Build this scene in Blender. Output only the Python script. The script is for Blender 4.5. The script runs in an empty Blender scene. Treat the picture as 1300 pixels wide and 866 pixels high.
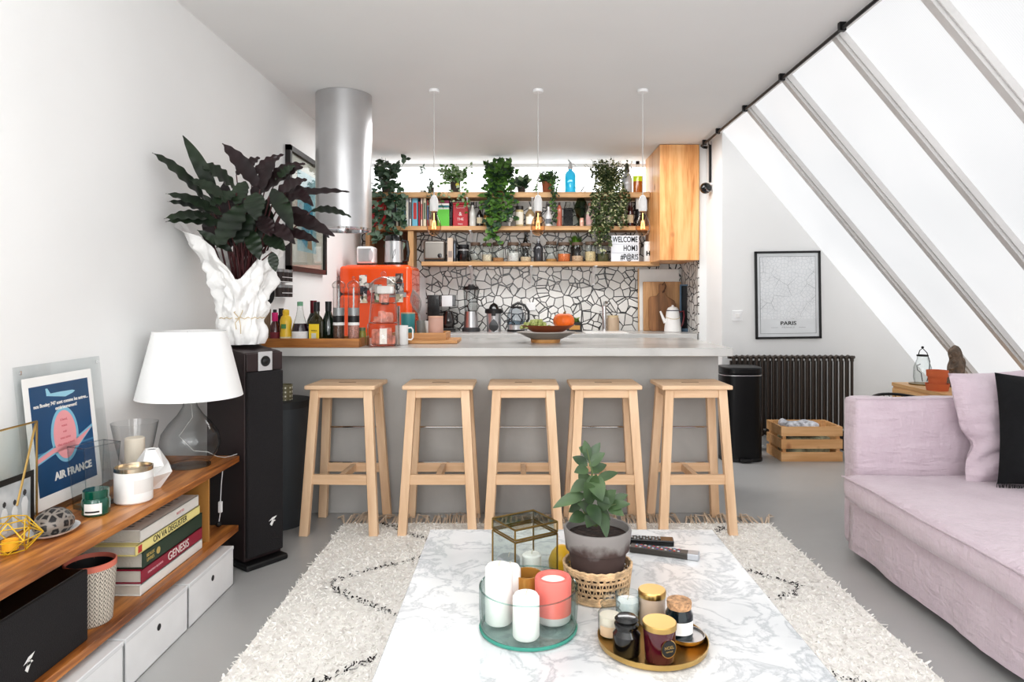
import bpy, math, random
from mathutils import Vector, Matrix, noise
random.seed(7)
PI = math.pi
C = bpy.context.scene.collection
R = math.radians
F, CXP, CYP, HC = 867.0, 660.0, 378.0, 1.2      # measured camera: focal px, vanishing point, eye height
def wx(px, Y): return (px-CXP)*Y/F
def wz(py, Y): return HC-(py-CYP)*Y/F

# ---------------------------------------------------------------- materials
def s2l(c):
    return tuple(((x/255)/12.92 if x/255 <= .04045 else ((x/255+.055)/1.055)**2.4) for x in c)
_m = {}
def newmat(name):
    m = bpy.data.materials.new(name); m.use_nodes = True
    nt = m.node_tree; bs = nt.nodes['Principled BSDF']
    return m, nt, bs
def N(nt, t, **kw):
    n = nt.nodes.new(t)
    for k, v in kw.items():
        if k.startswith('i_'):
            n.inputs[k[2:].replace('_', ' ')].default_value = v
        else: setattr(n, k, v)
    return n
def L(nt, a, b): nt.links.new(a, b)
def coords(nt, scale=(1, 1, 1), kind='Object', rot=(0, 0, 0)):
    tc = N(nt, 'ShaderNodeTexCoord'); mp = N(nt, 'ShaderNodeMapping')
    mp.inputs['Scale'].default_value = scale; mp.inputs['Rotation'].default_value = rot
    L(nt, tc.outputs[kind], mp.inputs['Vector']); return mp.outputs['Vector']
def ramp(nt, fac, stops):
    r = N(nt, 'ShaderNodeValToRGB'); e = r.color_ramp.elements
    while len(e) < len(stops): e.new(.5)
    for i, (p, c) in enumerate(stops):
        e[i].position = p; e[i].color = (*s2l(c), 1)
    L(nt, fac, r.inputs['Fac']); return r.outputs['Color']
def bump(nt, bs, h, strength, dist=.01):
    b = N(nt, 'ShaderNodeBump'); b.inputs['Strength'].default_value = strength; b.inputs['Distance'].default_value = dist
    L(nt, h, b.inputs['Height']); L(nt, b.outputs['Normal'], bs.inputs['Normal'])
def mat(name, col, rough=.5, metal=0, bmp=None, emit=0, coat=0, var=None):
    """plain principled material, with optional fine bump (scale,strength) and tone variation (scale,amount)"""
    if name in _m: return _m[name]
    m, nt, bs = newmat(name)
    bs.inputs['Base Color'].default_value = (*s2l(col), 1)
    bs.inputs['Roughness'].default_value = rough; bs.inputs['Metallic'].default_value = metal
    if coat: bs.inputs['Coat Weight'].default_value = coat
    if emit:
        bs.inputs['Emission Color'].default_value = (*s2l(col), 1); bs.inputs['Emission Strength'].default_value = emit
    v = coords(nt)
    if var is None: var = (6, .025)
    n = N(nt, 'ShaderNodeTexNoise'); n.inputs['Scale'].default_value = var[0]; n.inputs['Detail'].default_value = 3
    L(nt, v, n.inputs['Vector'])
    c2 = tuple(max(0, x*(1-var[1])) for x in col); c3 = tuple(min(255, x*(1+var[1]*.6)) for x in col)
    L(nt, ramp(nt, n.outputs['Fac'], [(.3, c2), (.7, c3)]), bs.inputs['Base Color'])
    if bmp:
        n2 = N(nt, 'ShaderNodeTexNoise'); n2.inputs['Scale'].default_value = bmp[0]; n2.inputs['Detail'].default_value = 4
        L(nt, v, n2.inputs['Vector']); bump(nt, bs, n2.outputs['Fac'], bmp[1])
    _m[name] = m; return m
def wood(name, dark, light, axis='x', rough=.45, scale=6, knots=False, bmp=.08, mid=None):
    if name in _m: return _m[name]
    m, nt, bs = newmat(name)
    st = {'x': (.09, 1, 1), 'y': (1, .09, 1), 'z': (1, 1, .09)}[axis]
    v = coords(nt, st)
    n = N(nt, 'ShaderNodeTexNoise'); n.inputs['Scale'].default_value = scale*2; n.inputs['Detail'].default_value = 5; n.inputs['Distortion'].default_value = 1.2
    L(nt, v, n.inputs['Vector'])
    n2 = N(nt, 'ShaderNodeTexNoise'); n2.inputs['Scale'].default_value = scale*14; n2.inputs['Detail'].default_value = 3
    L(nt, v, n2.inputs['Vector'])
    a = N(nt, 'ShaderNodeMath', operation='MULTIPLY_ADD'); a.inputs[1].default_value = .35
    L(nt, n2.outputs['Fac'], a.inputs[0]); L(nt, n.outputs['Fac'], a.inputs[2])
    md = mid or tuple((x+y)/2 for x, y in zip(dark, light))
    c = ramp(nt, a.outputs[0], [(.5, dark), (.66, md), (.82, light)])
    if knots:
        vo = N(nt, 'ShaderNodeTexVoronoi'); vo.inputs['Scale'].default_value = 5.5
        L(nt, coords(nt, (1, 1, .7)), vo.inputs['Vector'])
        rr = N(nt, 'ShaderNodeValToRGB'); rr.color_ramp.elements[0].position = .05; rr.color_ramp.elements[1].position = .16
        L(nt, vo.outputs['Distance'], rr.inputs['Fac'])
        mx = N(nt, 'ShaderNodeMix', data_type='RGBA'); mx.inputs['A'].default_value = (*s2l((168, 104, 62)), 1)
        L(nt, rr.outputs['Color'], mx.inputs['Factor']); L(nt, c, mx.inputs['B']); c = mx.outputs['Result']
    L(nt, c, bs.inputs['Base Color']); bs.inputs['Roughness'].default_value = rough
    bump(nt, bs, a.outputs[0], bmp, .004)
    _m[name] = m; return m
def glass(name, tint=(245, 250, 250), edge=(170, 185, 185), refl=.9, rough=.02):
    """thin clear glass: tinted transparency that deepens at grazing angles, plus fresnel reflection"""
    if name in _m: return _m[name]
    m = bpy.data.materials.new(name); m.use_nodes = True; nt = m.node_tree; nt.nodes.clear()
    out = N(nt, 'ShaderNodeOutputMaterial'); lw = N(nt, 'ShaderNodeLayerWeight'); lw.inputs['Blend'].default_value = .5
    cr = ramp(nt, lw.outputs['Facing'], [(.3, tint), (.75, tuple((a*2+b)/3 for a, b in zip(tint, edge))), (1, edge)])
    tr = N(nt, 'ShaderNodeBsdfTransparent'); L(nt, cr, tr.inputs['Color'])
    gl = N(nt, 'ShaderNodeBsdfGlossy'); gl.inputs['Roughness'].default_value = rough
    lf = N(nt, 'ShaderNodeLayerWeight'); lf.inputs['Blend'].default_value = .5
    pw = N(nt, 'ShaderNodeMath', operation='POWER'); pw.inputs[1].default_value = 4.0; L(nt, lf.outputs['Facing'], pw.inputs[0])
    mu = N(nt, 'ShaderNodeMath', operation='MULTIPLY_ADD'); mu.inputs[1].default_value = .55*refl; mu.inputs[2].default_value = .035; mu.use_clamp = True
    L(nt, pw.outputs[0], mu.inputs[0])
    mx = N(nt, 'ShaderNodeMixShader'); L(nt, mu.outputs[0], mx.inputs[0]); L(nt, tr.outputs[0], mx.inputs[1]); L(nt, gl.outputs[0], mx.inputs[2])
    L(nt, mx.outputs[0], out.inputs[0]); _m[name] = m; return m

def leafmat(name, c1, c2, under=None, rough=.45, scale=9):
    if name in _m: return _m[name]
    m, nt, bs = newmat(name)
    n = N(nt, 'ShaderNodeTexNoise'); n.inputs['Scale'].default_value = scale
    L(nt, coords(nt), n.inputs['Vector'])
    c = ramp(nt, n.outputs['Fac'], [(.35, c1), (.68, c2)])
    if under:
        g = N(nt, 'ShaderNodeNewGeometry'); mx = N(nt, 'ShaderNodeMix', data_type='RGBA')
        mx.inputs['B'].default_value = (*s2l(under), 1); L(nt, c, mx.inputs['A']); L(nt, g.outputs['Backfacing'], mx.inputs['Factor']); c = mx.outputs['Result']
    L(nt, c, bs.inputs['Base Color']); bs.inputs['Roughness'].default_value = rough
    _m[name] = m; return m

M_wall = mat('white_wall_paint', (236, 236, 235), .85, bmp=(60, .03), var=(1.5, .012))
M_ceil = mat('ceiling_paint', (232, 232, 231), .9, var=(1.2, .01))
def floor_mat():
    m, nt, bs = newmat('polished_concrete')
    v = coords(nt, (1, 1, 1))
    n = N(nt, 'ShaderNodeTexNoise'); n.inputs['Scale'].default_value = 1.1; n.inputs['Detail'].default_value = 6; n.inputs['Distortion'].default_value = .6
    L(nt, v, n.inputs['Vector'])
    L(nt, ramp(nt, n.outputs['Fac'], [(.3, (162, 162, 162)), (.5, (176, 176, 175)), (.75, (188, 187, 185))]), bs.inputs['Base Color'])
    n2 = N(nt, 'ShaderNodeTexNoise'); n2.inputs['Scale'].default_value = 5; n2.inputs['Detail'].default_value = 4; L(nt, v, n2.inputs['Vector'])
    mr = N(nt, 'ShaderNodeMapRange'); mr.inputs['To Min'].default_value = .3; mr.inputs['To Max'].default_value = .4
    L(nt, n2.outputs['Fac'], mr.inputs['Value']); L(nt, mr.outputs[0], bs.inputs['Roughness'])
    return m
M_floor = floor_mat()
def concrete(name, a, b, c, rough=.35, sc=2.2):
    m, nt, bs = newmat(name); v = coords(nt)
    n = N(nt, 'ShaderNodeTexNoise'); n.inputs['Scale'].default_value = sc; n.inputs['Detail'].default_value = 7; n.inputs['Distortion'].default_value = .5
    L(nt, v, n.inputs['Vector']); L(nt, ramp(nt, n.outputs['Fac'], [(.3, a), (.5, b), (.72, c)]), bs.inputs['Base Color'])
    bs.inputs['Roughness'].default_value = rough; _m[name] = m; return m
M_conc_top = concrete('waxed_concrete_top', (176, 175, 172), (196, 195, 192), (206, 205, 202), .22)
M_conc_panel = concrete('waxed_concrete_panel', (160, 158, 155), (174, 172, 169), (188, 186, 183), .55)
def marble():
    m, nt, bs = newmat('white_marble'); v = coords(nt, (1, 1, 1), rot=(0, 0, .6))
    w = N(nt, 'ShaderNodeTexNoise'); w.inputs['Scale'].default_value = 9; w.inputs['Detail'].default_value = 10; w.inputs['Roughness'].default_value = .62; w.inputs['Distortion'].default_value = .5
    L(nt, v, w.inputs['Vector'])
    # veins = noise close to its mid value
    s = N(nt, 'ShaderNodeMath', operation='SUBTRACT'); s.inputs[1].default_value = .5; L(nt, w.outputs['Fac'], s.inputs[0])
    a = N(nt, 'ShaderNodeMath', operation='ABSOLUTE'); L(nt, s.outputs[0], a.inputs[0])
    veins = ramp(nt, a.outputs[0], [(.0, (200, 202, 204)), (.018, (218, 219, 221)), (.05, (238, 238, 238))])
    n2 = N(nt, 'ShaderNodeTexNoise'); n2.inputs['Scale'].default_value = 2.6; n2.inputs['Detail'].default_value = 5; L(nt, v, n2.inputs['Vector'])
    cl = ramp(nt, n2.outputs['Fac'], [(.34, (206, 208, 210)), (.6, (242, 242, 242))])
    mx = N(nt, 'ShaderNodeMix', data_type='RGBA', blend_type='MULTIPLY'); mx.inputs['Factor'].default_value = .75
    L(nt, veins, mx.inputs['A']); L(nt, cl, mx.inputs['B']); L(nt, mx.outputs['Result'], bs.inputs['Base Color'])
    bs.inputs['Roughness'].default_value = .16; return m
M_marble = marble()
def mosaic(name, rot):
    m, nt, bs = newmat(name); v = coords(nt, (1, 1, 1), rot=rot)
    nn = N(nt, 'ShaderNodeTexNoise'); nn.inputs['Scale'].default_value = 3
    L(nt, v, nn.inputs['Vector'])
    vo = N(nt, 'ShaderNodeTexVoronoi', voronoi_dimensions='2D', feature='DISTANCE_TO_EDGE'); vo.inputs['Scale'].default_value = 11.5
    vc = N(nt, 'ShaderNodeTexVoronoi', voronoi_dimensions='2D', feature='F1'); vc.inputs['Scale'].default_value = 11.5
    L(nt, v, vo.inputs['Vector']); L(nt, v, vc.inputs['Vector'])
    v2 = N(nt, 'ShaderNodeTexVoronoi', voronoi_dimensions='2D', feature='DISTANCE_TO_EDGE'); v2.inputs['Scale'].default_value = 8.3
    vm = N(nt, 'ShaderNodeVectorMath', operation='ADD'); vm.inputs[1].default_value = (3.37, 1.91, 0); L(nt, v, vm.inputs[0]); L(nt, vm.outputs[0], v2.inputs['Vector'])
    cs = N(nt, 'ShaderNodeSeparateColor'); L(nt, vc.outputs['Color'], cs.inputs[0])
    gt = N(nt, 'ShaderNodeMath', operation='GREATER_THAN'); gt.inputs[1].default_value = .6; L(nt, cs.outputs[1], gt.inputs[0])
    d2 = N(nt, 'ShaderNodeMath', operation='ADD'); L(nt, v2.outputs['Distance'], d2.inputs[0]); L(nt, gt.outputs[0], d2.inputs[1])
    mn = N(nt, 'ShaderNodeMath', operation='MINIMUM'); L(nt, vo.outputs['Distance'], mn.inputs[0]); L(nt, d2.outputs[0], mn.inputs[1])
    f = N(nt, 'ShaderNodeValToRGB'); f.color_ramp.elements[0].position = .038; f.color_ramp.elements[1].position = .055
    L(nt, mn.outputs[0], f.inputs['Fac'])
    hsv = N(nt, 'ShaderNodeSeparateColor'); L(nt, vc.outputs['Color'], hsv.inputs[0])
    tone = ramp(nt, hsv.outputs[0], [(0, (206, 204, 200)), (1, (232, 230, 226))])
    mx = N(nt, 'ShaderNodeMix', data_type='RGBA'); mx.inputs['A'].default_value = (*s2l((22, 20, 20)), 1)
    L(nt, f.outputs['Color'], mx.inputs['Factor']); L(nt, tone, mx.inputs['B']); L(nt, mx.outputs['Result'], bs.inputs['Base Color'])
    bs.inputs['Roughness'].default_value = .25; bump(nt, bs, f.outputs['Color'], .4, .004); return m
M_mosaic = mosaic('broken_tile_mosaic', (PI/2, 0, 0))
M_mosaic_s = mosaic('broken_tile_mosaic_side', (0, PI/2, 0))
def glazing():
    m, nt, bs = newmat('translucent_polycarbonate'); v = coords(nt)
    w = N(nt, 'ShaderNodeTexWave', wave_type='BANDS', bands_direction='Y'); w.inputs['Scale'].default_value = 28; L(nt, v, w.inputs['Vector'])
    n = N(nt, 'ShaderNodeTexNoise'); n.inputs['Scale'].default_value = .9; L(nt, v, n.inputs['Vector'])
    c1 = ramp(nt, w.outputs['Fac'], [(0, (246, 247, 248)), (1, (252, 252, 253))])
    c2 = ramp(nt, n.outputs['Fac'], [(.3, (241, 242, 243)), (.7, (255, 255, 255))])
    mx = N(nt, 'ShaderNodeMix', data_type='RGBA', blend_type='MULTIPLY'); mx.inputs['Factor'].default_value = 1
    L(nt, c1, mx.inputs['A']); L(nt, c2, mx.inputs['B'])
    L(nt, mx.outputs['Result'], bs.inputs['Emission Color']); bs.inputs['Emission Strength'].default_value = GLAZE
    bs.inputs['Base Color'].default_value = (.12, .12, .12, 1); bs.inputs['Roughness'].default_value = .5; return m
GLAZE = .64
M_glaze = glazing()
M_skywin = mat('bright_frosted_pane', (250, 252, 255), .4, emit=1.5, var=(2, .01))
M_alu = mat('grey_aluminium_bar', (205, 203, 201), .55, .0, var=(3, .03))
M_whiteframe = mat('white_lacquer', (243, 243, 242), .4, var=(3, .01))
M_blk = mat('matte_black', (16, 16, 17), .45)
M_blkg = mat('gloss_black', (10, 10, 11), .15, coat=.3)
M_blkm = mat('black_metal', (20, 20, 21), .35, .4)
M_steel = mat('brushed_steel', (205, 205, 206), .34, .95, bmp=(90, .02))
M_chrome = mat('chrome', (215, 215, 216), .1, 1)
M_gold = mat('satin_gold', (198, 166, 104), .28, 1)
M_brass = mat('aged_brass_edge', (128, 104, 58), .4, .9)
M_wht = mat('white_ceramic', (238, 237, 235), .3)
M_whtm = mat('matte_white_plastic', (240, 240, 240), .5)
M_paper = mat('white_paper', (240, 239, 236), .8)
M_ink = mat('black_ink', (20, 20, 20), .8)
M_glass = glass('clear_glass', (251, 253, 252), (186, 196, 194), .8)
M_glass2 = glass('clear_jar_glass', (246, 248, 247), (150, 156, 156), 1.2)
M_wax = mat('white_wax', (246, 244, 240), .5)
M_shelf = wood('pine_shelf_board', (164, 124, 82), (206, 166, 118), 'x', .5)
M_console = wood('oiled_walnut_pine', (112, 60, 22), (206, 138, 70), 'y', .3, 7, mid=(164, 100, 46))
M_stool = wood('pale_beech_z', (216, 178, 140), (238, 206, 172), 'z', .5, 4)
M_stoolx = wood('pale_beech_x', (216, 178, 140), (238, 206, 172), 'x', .5, 4)
M_pine = wood('knotty_pine_cabinet', (204, 132, 72), (244, 192, 134), 'z', .38, 4.5, knots=True, mid=(232, 170, 108))
M_crate = wood('raw_pine_crate', (210, 156, 100), (238, 192, 140), 'x', .6, 4, knots=True)
M_bamboo = wood('bamboo_board', (178, 120, 62), (214, 160, 100), 'x', .4)
M_trayw = wood('dark_honey_tray', (140, 86, 34), (186, 124, 58), 'x', .4)
M_soil = mat('potting_soil', (48, 34, 28), .95, bmp=(80, .8), var=(60, .5))
M_terra = mat('terracotta', (196, 100, 58), .8)

# ---------------------------------------------------------------- mesh builder
class MB:
    def __init__(s): s.v = []; s.f = []; s.m = []
    def add(s, vs, fs, mi=0, M=None):
        b = len(s.v)
        s.v += [tuple(M @ Vector(p)) if M is not None else tuple(p) for p in vs]
        s.f += [tuple(b+i for i in f) for f in fs]; s.m += [mi]*len(fs); return s
    def box(s, x0, x1, y0, y1, z0, z1, mi=0, M=None):
        vs = [(x0,y0,z0),(x1,y0,z0),(x1,y1,z0),(x0,y1,z0),(x0,y0,z1),(x1,y0,z1),(x1,y1,z1),(x0,y1,z1)]
        return s.add(vs, [(3,2,1,0),(4,5,6,7),(0,1,5,4),(1,2,6,5),(2,3,7,6),(3,0,4,7)], mi, M)
    def cbox(s, c, d, mi=0, M=None):
        return s.box(c[0]-d[0]/2, c[0]+d[0]/2, c[1]-d[1]/2, c[1]+d[1]/2, c[2]-d[2]/2, c[2]+d[2]/2, mi, M)
    def hexa(s, bot, top, mi=0):
        return s.add(list(bot)+list(top), [(3,2,1,0),(4,5,6,7),(0,1,5,4),(1,2,6,5),(2,3,7,6),(3,0,4,7)], mi)
    def lathe(s, prof, seg=24, c=(0,0,0), mi=0, M=None, sx=1, sy=1):
        vs = []; rings = []
        for r, z in prof:
            if r < 1e-6: rings.append([len(vs)]); vs.append((c[0], c[1], c[2]+z))
            else:
                rings.append(list(range(len(vs), len(vs)+seg)))
                for k in range(seg):
                    a = 2*PI*k/seg; vs.append((c[0]+r*sx*math.cos(a), c[1]+r*sy*math.sin(a), c[2]+z))
        fs = []
        for a, b in zip(rings[:-1], rings[1:]):
            for k in range(seg):
                k2 = (k+1) % seg
                if len(a) == 1 and len(b) == 1: continue
                if len(a) == 1: fs.append((a[0], b[k2], b[k]))
                elif len(b) == 1: fs.append((a[k], a[k2], b[0]))
                else: fs.append((a[k], a[k2], b[k2], b[k]))
        return s.add(vs, fs, mi, M)
    def cyl(s, c, r, h, seg=24, mi=0, M=None): return s.lathe([(0,0),(r,0),(r,h),(0,h)], seg, c, mi, M)
    def sphere(s, c, r, seg=16, mi=0, sz=1, M=None):
        n = seg//2
        return s.lathe([(r*math.sin(PI*i/n), -r*sz*math.cos(PI*i/n)) for i in range(n+1)], seg, c, mi, M)
    def tube(s, pts, r, seg=8, mi=0, closed=False, cap=True):
        pts = [Vector(p) for p in pts]; n = len(pts); rs = r if isinstance(r, (list, tuple)) else [r]*n
        vs = []; nrm = None
        for i, p in enumerate(pts):
            if closed: t = pts[(i+1) % n]-pts[i-1]
            else: t = pts[min(i+1, n-1)]-pts[max(i-1, 0)]
            if t.length < 1e-9: t = Vector((0,0,1))
            t.normalize()
            if nrm is None:
                nrm = t.orthogonal().normalized()
            else:
                nrm = nrm - t*nrm.dot(t)
                nrm = nrm.normalized() if nrm.length > 1e-6 else t.orthogonal().normalized()
            bn = t.cross(nrm)
            for k in range(seg):
                a = 2*PI*k/seg+PI/seg; vs.append(p+(nrm*math.cos(a)+bn*math.sin(a))*rs[i])
        fs = []
        for i in range(n if closed else n-1):
            j = (i+1) % n
            for k in range(seg):
                k2 = (k+1) % seg; fs.append((i*seg+k, i*seg+k2, j*seg+k2, j*seg+k))
        if cap and not closed:
            fs.append(tuple(range(seg))[::-1]); fs.append(tuple((n-1)*seg+k for k in range(seg)))
        return s.add(vs, fs, mi)
    def prism(s, poly, z0, z1, mi=0, M=None):
        n = len(poly)
        vs = [(x, y, z0) for x, y in poly]+[(x, y, z1) for x, y in poly]
        fs = [tuple(range(n))[::-1], tuple(range(n, 2*n))]+[(i, (i+1) % n, n+(i+1) % n, n+i) for i in range(n)]
        return s.add(vs, fs, mi, M)
    def leaf(s, p0, p1, w, sag=0, n=5, fold=.25, wave=0, mi=0, up=None, peak=.42, wn=5):
        p0 = Vector(p0); p1 = Vector(p1); ax = p1-p0; ln = ax.length
        if ln < 1e-6: return s
        up = Vector(up) if up is not None else Vector((0, 0, 1))
        side = ax.cross(up)
        if side.length < 1e-5: side = ax.cross(Vector((0, 1, 0)))
        side.normalize(); nn = side.cross(ax).normalized()
        vs = []
        for i in range(n+1):
            t = i/n; q = t**(math.log(.5)/math.log(peak)); hw = w/2*max(.03, math.sin(PI*q))**.8
            c = p0+ax*t+Vector((0, 0, -1))*sag*ln*4*t*(1-t)*-1 + Vector((0, 0, 0))
            wv = nn*(wave*w*math.sin(t*wn*2*PI)) if wave else Vector((0, 0, 0))
            vs += [c-side*hw+nn*hw*fold+wv, c, c+side*hw+nn*hw*fold-wv*.7]
        fs = []
        for i in range(n):
            a = i*3; fs += [(a, a+1, a+4, a+3), (a+1, a+2, a+5, a+4)]
        return s.add(vs, fs, mi)
    def build(s, name, mats, parent=None, loc=(0,0,0), rot=(0,0,0), smooth=True, bevel=0, sub=0, ang=38, bseg=2):
        me = bpy.data.meshes.new(name); me.from_pydata([tuple(v) for v in s.v], [], s.f)
        mats = mats if isinstance(mats, (list, tuple)) else [mats]
        for m in mats: me.materials.append(m)
        me.polygons.foreach_set('material_index', s.m)
        me.update()
        if smooth:
            me.polygons.foreach_set('use_smooth', [True]*len(me.polygons))
            try: me.set_sharp_from_angle(angle=R(ang))
            except Exception: pass
        o = bpy.data.objects.new(name, me); C.objects.link(o)
        o.location = loc; o.rotation_euler = rot
        if parent: o.parent = parent
        if bevel:
            b = o.modifiers.new('bevel', 'BEVEL'); b.width = bevel; b.segments = bseg; b.limit_method = 'ANGLE'; b.angle_limit = R(40)
            if smooth: b.harden_normals = True
        if sub:
            u = o.modifiers.new('sub', 'SUBSURF'); u.levels = sub; u.render_levels = sub
        return o
def tag(o, label, cat, group=None, kind=None):
    o['label'] = label; o['category'] = cat
    if group: o['group'] = group
    if kind: o['kind'] = kind
    return o
def thing(name, label, cat, loc=(0,0,0), rz=0, group=None):
    o = bpy.data.objects.new(name, None); C.objects.link(o); o.location = loc; o.rotation_euler = (0, 0, rz)
    o.empty_display_size = .05
    return tag(o, label, cat, group)
def struct(o):
    o['kind'] = 'structure'; return o
def dup(root, loc, rz, label, group=None):
    r = root.copy(); C.objects.link(r); r.location = loc; r.rotation_euler = (0, 0, rz); r['label'] = label
    if group: r['group'] = group
    for ch in list(root.children):
        c = ch.copy(); C.objects.link(c); c.parent = r
        for g in list(ch.children):
            d = g.copy(); C.objects.link(d); d.parent = c
    return r
def text(body, size, m, parent, loc, rot, name='lettering', ext=.0004, align='CENTER', sx=1, bold=0, shear=0):
    cu = bpy.data.curves.new(name, 'FONT'); cu.body = body; cu.size = size; cu.extrude = ext
    cu.align_x = align; cu.align_y = 'CENTER'; cu.offset = bold; cu.shear = shear; cu.resolution_u = 3
    t = bpy.data.objects.new(name, cu); C.objects.link(t)
    me = bpy.data.meshes.new_from_object(t); bpy.data.objects.remove(t); bpy.data.curves.remove(cu)
    me.name = name; me.materials.clear(); me.materials.append(m)
    o = bpy.data.objects.new(name, me); C.objects.link(o); o.location = loc; o.rotation_euler = rot; o.scale = (sx, 1, 1)
    if parent: o.parent = parent
    return o
FACE_CAM = (PI/2, 0, 0); FACE_X = (PI/2, 0, PI/2)
def softbox(mb, x0, x1, y0, y1, z0, z1, r, n=14, amp=0, freq=4, seed=0, mi=0, bulge=0, pinch=None):
    """rounded box with a noisy cloth surface"""
    cx, cy, cz = (x0+x1)/2, (y0+y1)/2, (z0+z1)/2; hx, hy, hz = (x1-x0)/2, (y1-y0)/2, (z1-z0)/2
    idx = {}; vs = []; fs = []
    def cnt(h): return max(3, int(n*h/max(hx, hy, hz)))
    nx, ny, nz = cnt(hx), cnt(hy), cnt(hz)
    def vert(i, j, k):
        key = (i, j, k)
        if key in idx: return idx[key]
        p = Vector(((2*i/nx-1)*hx, (2*j/ny-1)*hy, (2*k/nz-1)*hz))
        q = Vector((max(-hx+r, min(hx-r, p.x)), max(-hy+r, min(hy-r, p.y)), max(-hz+r, min(hz-r, p.z))))
        d = p-q
        dl = d.length
        if dl > 1e-9: nrm = d/dl; p = q+nrm*r
        else:
            nrm = Vector((0, 0, 1))
        if bulge:
            u, v2 = abs(p.x/hx), abs(p.y/hy)
            if p.z > 0: p.z += bulge*(1-u*u)*(1-v2*v2)
        if amp:
            w = Vector((p.x+cx+seed*7.1, p.y+cy, p.z+cz))
            a = noise.noise(w*freq)*amp + noise.noise(Vector((w.x*freq*3, w.y*freq*1.3, w.z*freq*3)))*amp*.45
            p = p+nrm*a if dl > 1e-9 else p+Vector((0, 0, a))
        idx[key] = len(vs); vs.append((p.x+cx, p.y+cy, p.z+cz)); return idx[key]
    for i in range(nx):
        for j in range(ny):
            fs.append((vert(i,j,0), vert(i,j+1,0), vert(i+1,j+1,0), vert(i+1,j,0)))
            fs.append((vert(i,j,nz), vert(i+1,j,nz), vert(i+1,j+1,nz), vert(i,j+1,nz)))
    for i in range(nx):
        for k in range(nz):
            fs.append((vert(i,0,k), vert(i+1,0,k), vert(i+1,0,k+1), vert(i,0,k+1)))
            fs.append((vert(i,ny,k), vert(i,ny,k+1), vert(i+1,ny,k+1), vert(i+1,ny,k)))
    for j in range(ny):
        for k in range(nz):
            fs.append((vert(0,j,k), vert(0,j,k+1), vert(0,j+1,k+1), vert(0,j+1,k)))
            fs.append((vert(nx,j,k), vert(nx,j+1,k), vert(nx,j+1,k+1), vert(nx,j,k+1)))
    mb.add(vs, fs, mi); return mb
# ================================================================ SHELL
XL, XR, CZ = -1.56, 1.61, 2.55
YB = -1.2
def sbox(name, m, *b, bevel=0):
    return struct(MB().box(*b).build(name, m, smooth=False, bevel=bevel))
sbox('floor', M_floor, XL-.1, 4.0, YB, 7.1, -.1, 0)
sbox('ceiling', M_ceil, XL-.1, 1.643, YB, 7.1, CZ, CZ+.1)
sbox('wall_left', M_wall, XL-.12, XL, YB, 7.1, 0, CZ)
sbox('wall_kitchen', M_wall, XL, 1.586, 6.7, 7.1, 0, 2.16)
struct(MB().box(1.586, 4.0, 6.03, 7.1, 0, CZ).build('wall_kitchen_right', M_wall, smooth=False))
struct(MB().box(1.643, 4.0, 5.55, 6.03, 0, CZ).build('wall_back', M_wall, smooth=False))
# mosaic
struct(MB().box(-.92, 1.586, 6.69, 6.7, .88, 2.14).build('trim_1', M_mosaic, smooth=False))
struct(MB().box(-1.55, -.92, 6.69, 6.7, 1.4, 2.14).build('trim_2', M_mosaic, smooth=False))
struct(MB().box(1.576, 1.586, 6.04, 6.69, .88, 1.75).build('trim_3', M_mosaic_s, smooth=False))
# clerestory window
struct(MB().box(XL, 1.586, 6.95, 6.97, 2.16, CZ).build('window_1', M_skywin, smooth=False))
struct(MB().box(XL, 1.586, 6.9, 6.95, CZ-.03, CZ, 0).build('trim_4', M_whiteframe, smooth=False))
# sloping glazing: plane from (1.61,2.55) down at slope 1.2
SL = 1.2; zb = .4; xb = XR+(CZ-zb)/SL
nx_, nz_ = SL/math.hypot(1, SL), 1/math.hypot(1, SL)     # outward normal
def slope_slab(mb, y0, y1, off0, off1, t0=0, t1=1, mi=0):
    def P(t, off): return (XR+(xb-XR)*t+nx_*off, CZ+(zb-CZ)*t+nz_*off)
    a, b, c, d = P(t0, off0), P(t1, off0), P(t1, off1), P(t0, off1)
    mb.hexa([(a[0],y0,a[1]),(b[0],y0,b[1]),(b[0],y1,b[1]),(a[0],y1,a[1])], [(d[0],y0,d[1]),(c[0],y0,c[1]),(c[0],y1,c[1]),(d[0],y1,d[1])], mi); return mb
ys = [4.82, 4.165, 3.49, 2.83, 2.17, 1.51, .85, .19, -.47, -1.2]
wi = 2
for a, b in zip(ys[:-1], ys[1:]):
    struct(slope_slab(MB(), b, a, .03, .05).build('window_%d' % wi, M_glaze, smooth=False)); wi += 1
ti = 5
for y in ys[:-1]:
    mb = MB(); slope_slab(mb, y-.022, y+.022, -.02, .03); slope_slab(mb, y-.034, y-.026, -.004, .03); slope_slab(mb, y+.026, y+.034, -.004, .03)
    struct(mb.build('trim_%d' % ti, M_alu, smooth=False)); ti += 1
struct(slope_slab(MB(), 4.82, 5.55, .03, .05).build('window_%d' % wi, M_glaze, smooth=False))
sbox('wall_right', M_wall, xb, xb+.1, YB, 5.55, 0, zb+.02)
struct(MB().box(XR-.01, XR+.02, YB, 5.55, CZ-.012, CZ+.05).build('trim_%d' % ti, M_whiteframe, smooth=False)); ti += 1

# black curtain rail along the ceiling edge
t = thing('curtain_rail', 'thin black metal rail running along the ceiling edge above the sloping glazing', 'rail', (XR-.03, 0, CZ-.03))
MB().tube([(0, 1.0, 0), (0, 5.93, 0)], .0095, 8).build('rail', M_blkm, t)
for y in (2.6, 3.35, 4.12, 4.8, 5.45, 5.85):
    MB().box(-.016, .016, y-.012, y+.012, -.012, .03).build('bracket', M_blkm, t)
MB().tube([(0, 5.93, 0), (.02, 5.96, -.005), (.055, 5.96, -.01)], .012, 8).build('end_stop', M_blkm, t)
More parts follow.
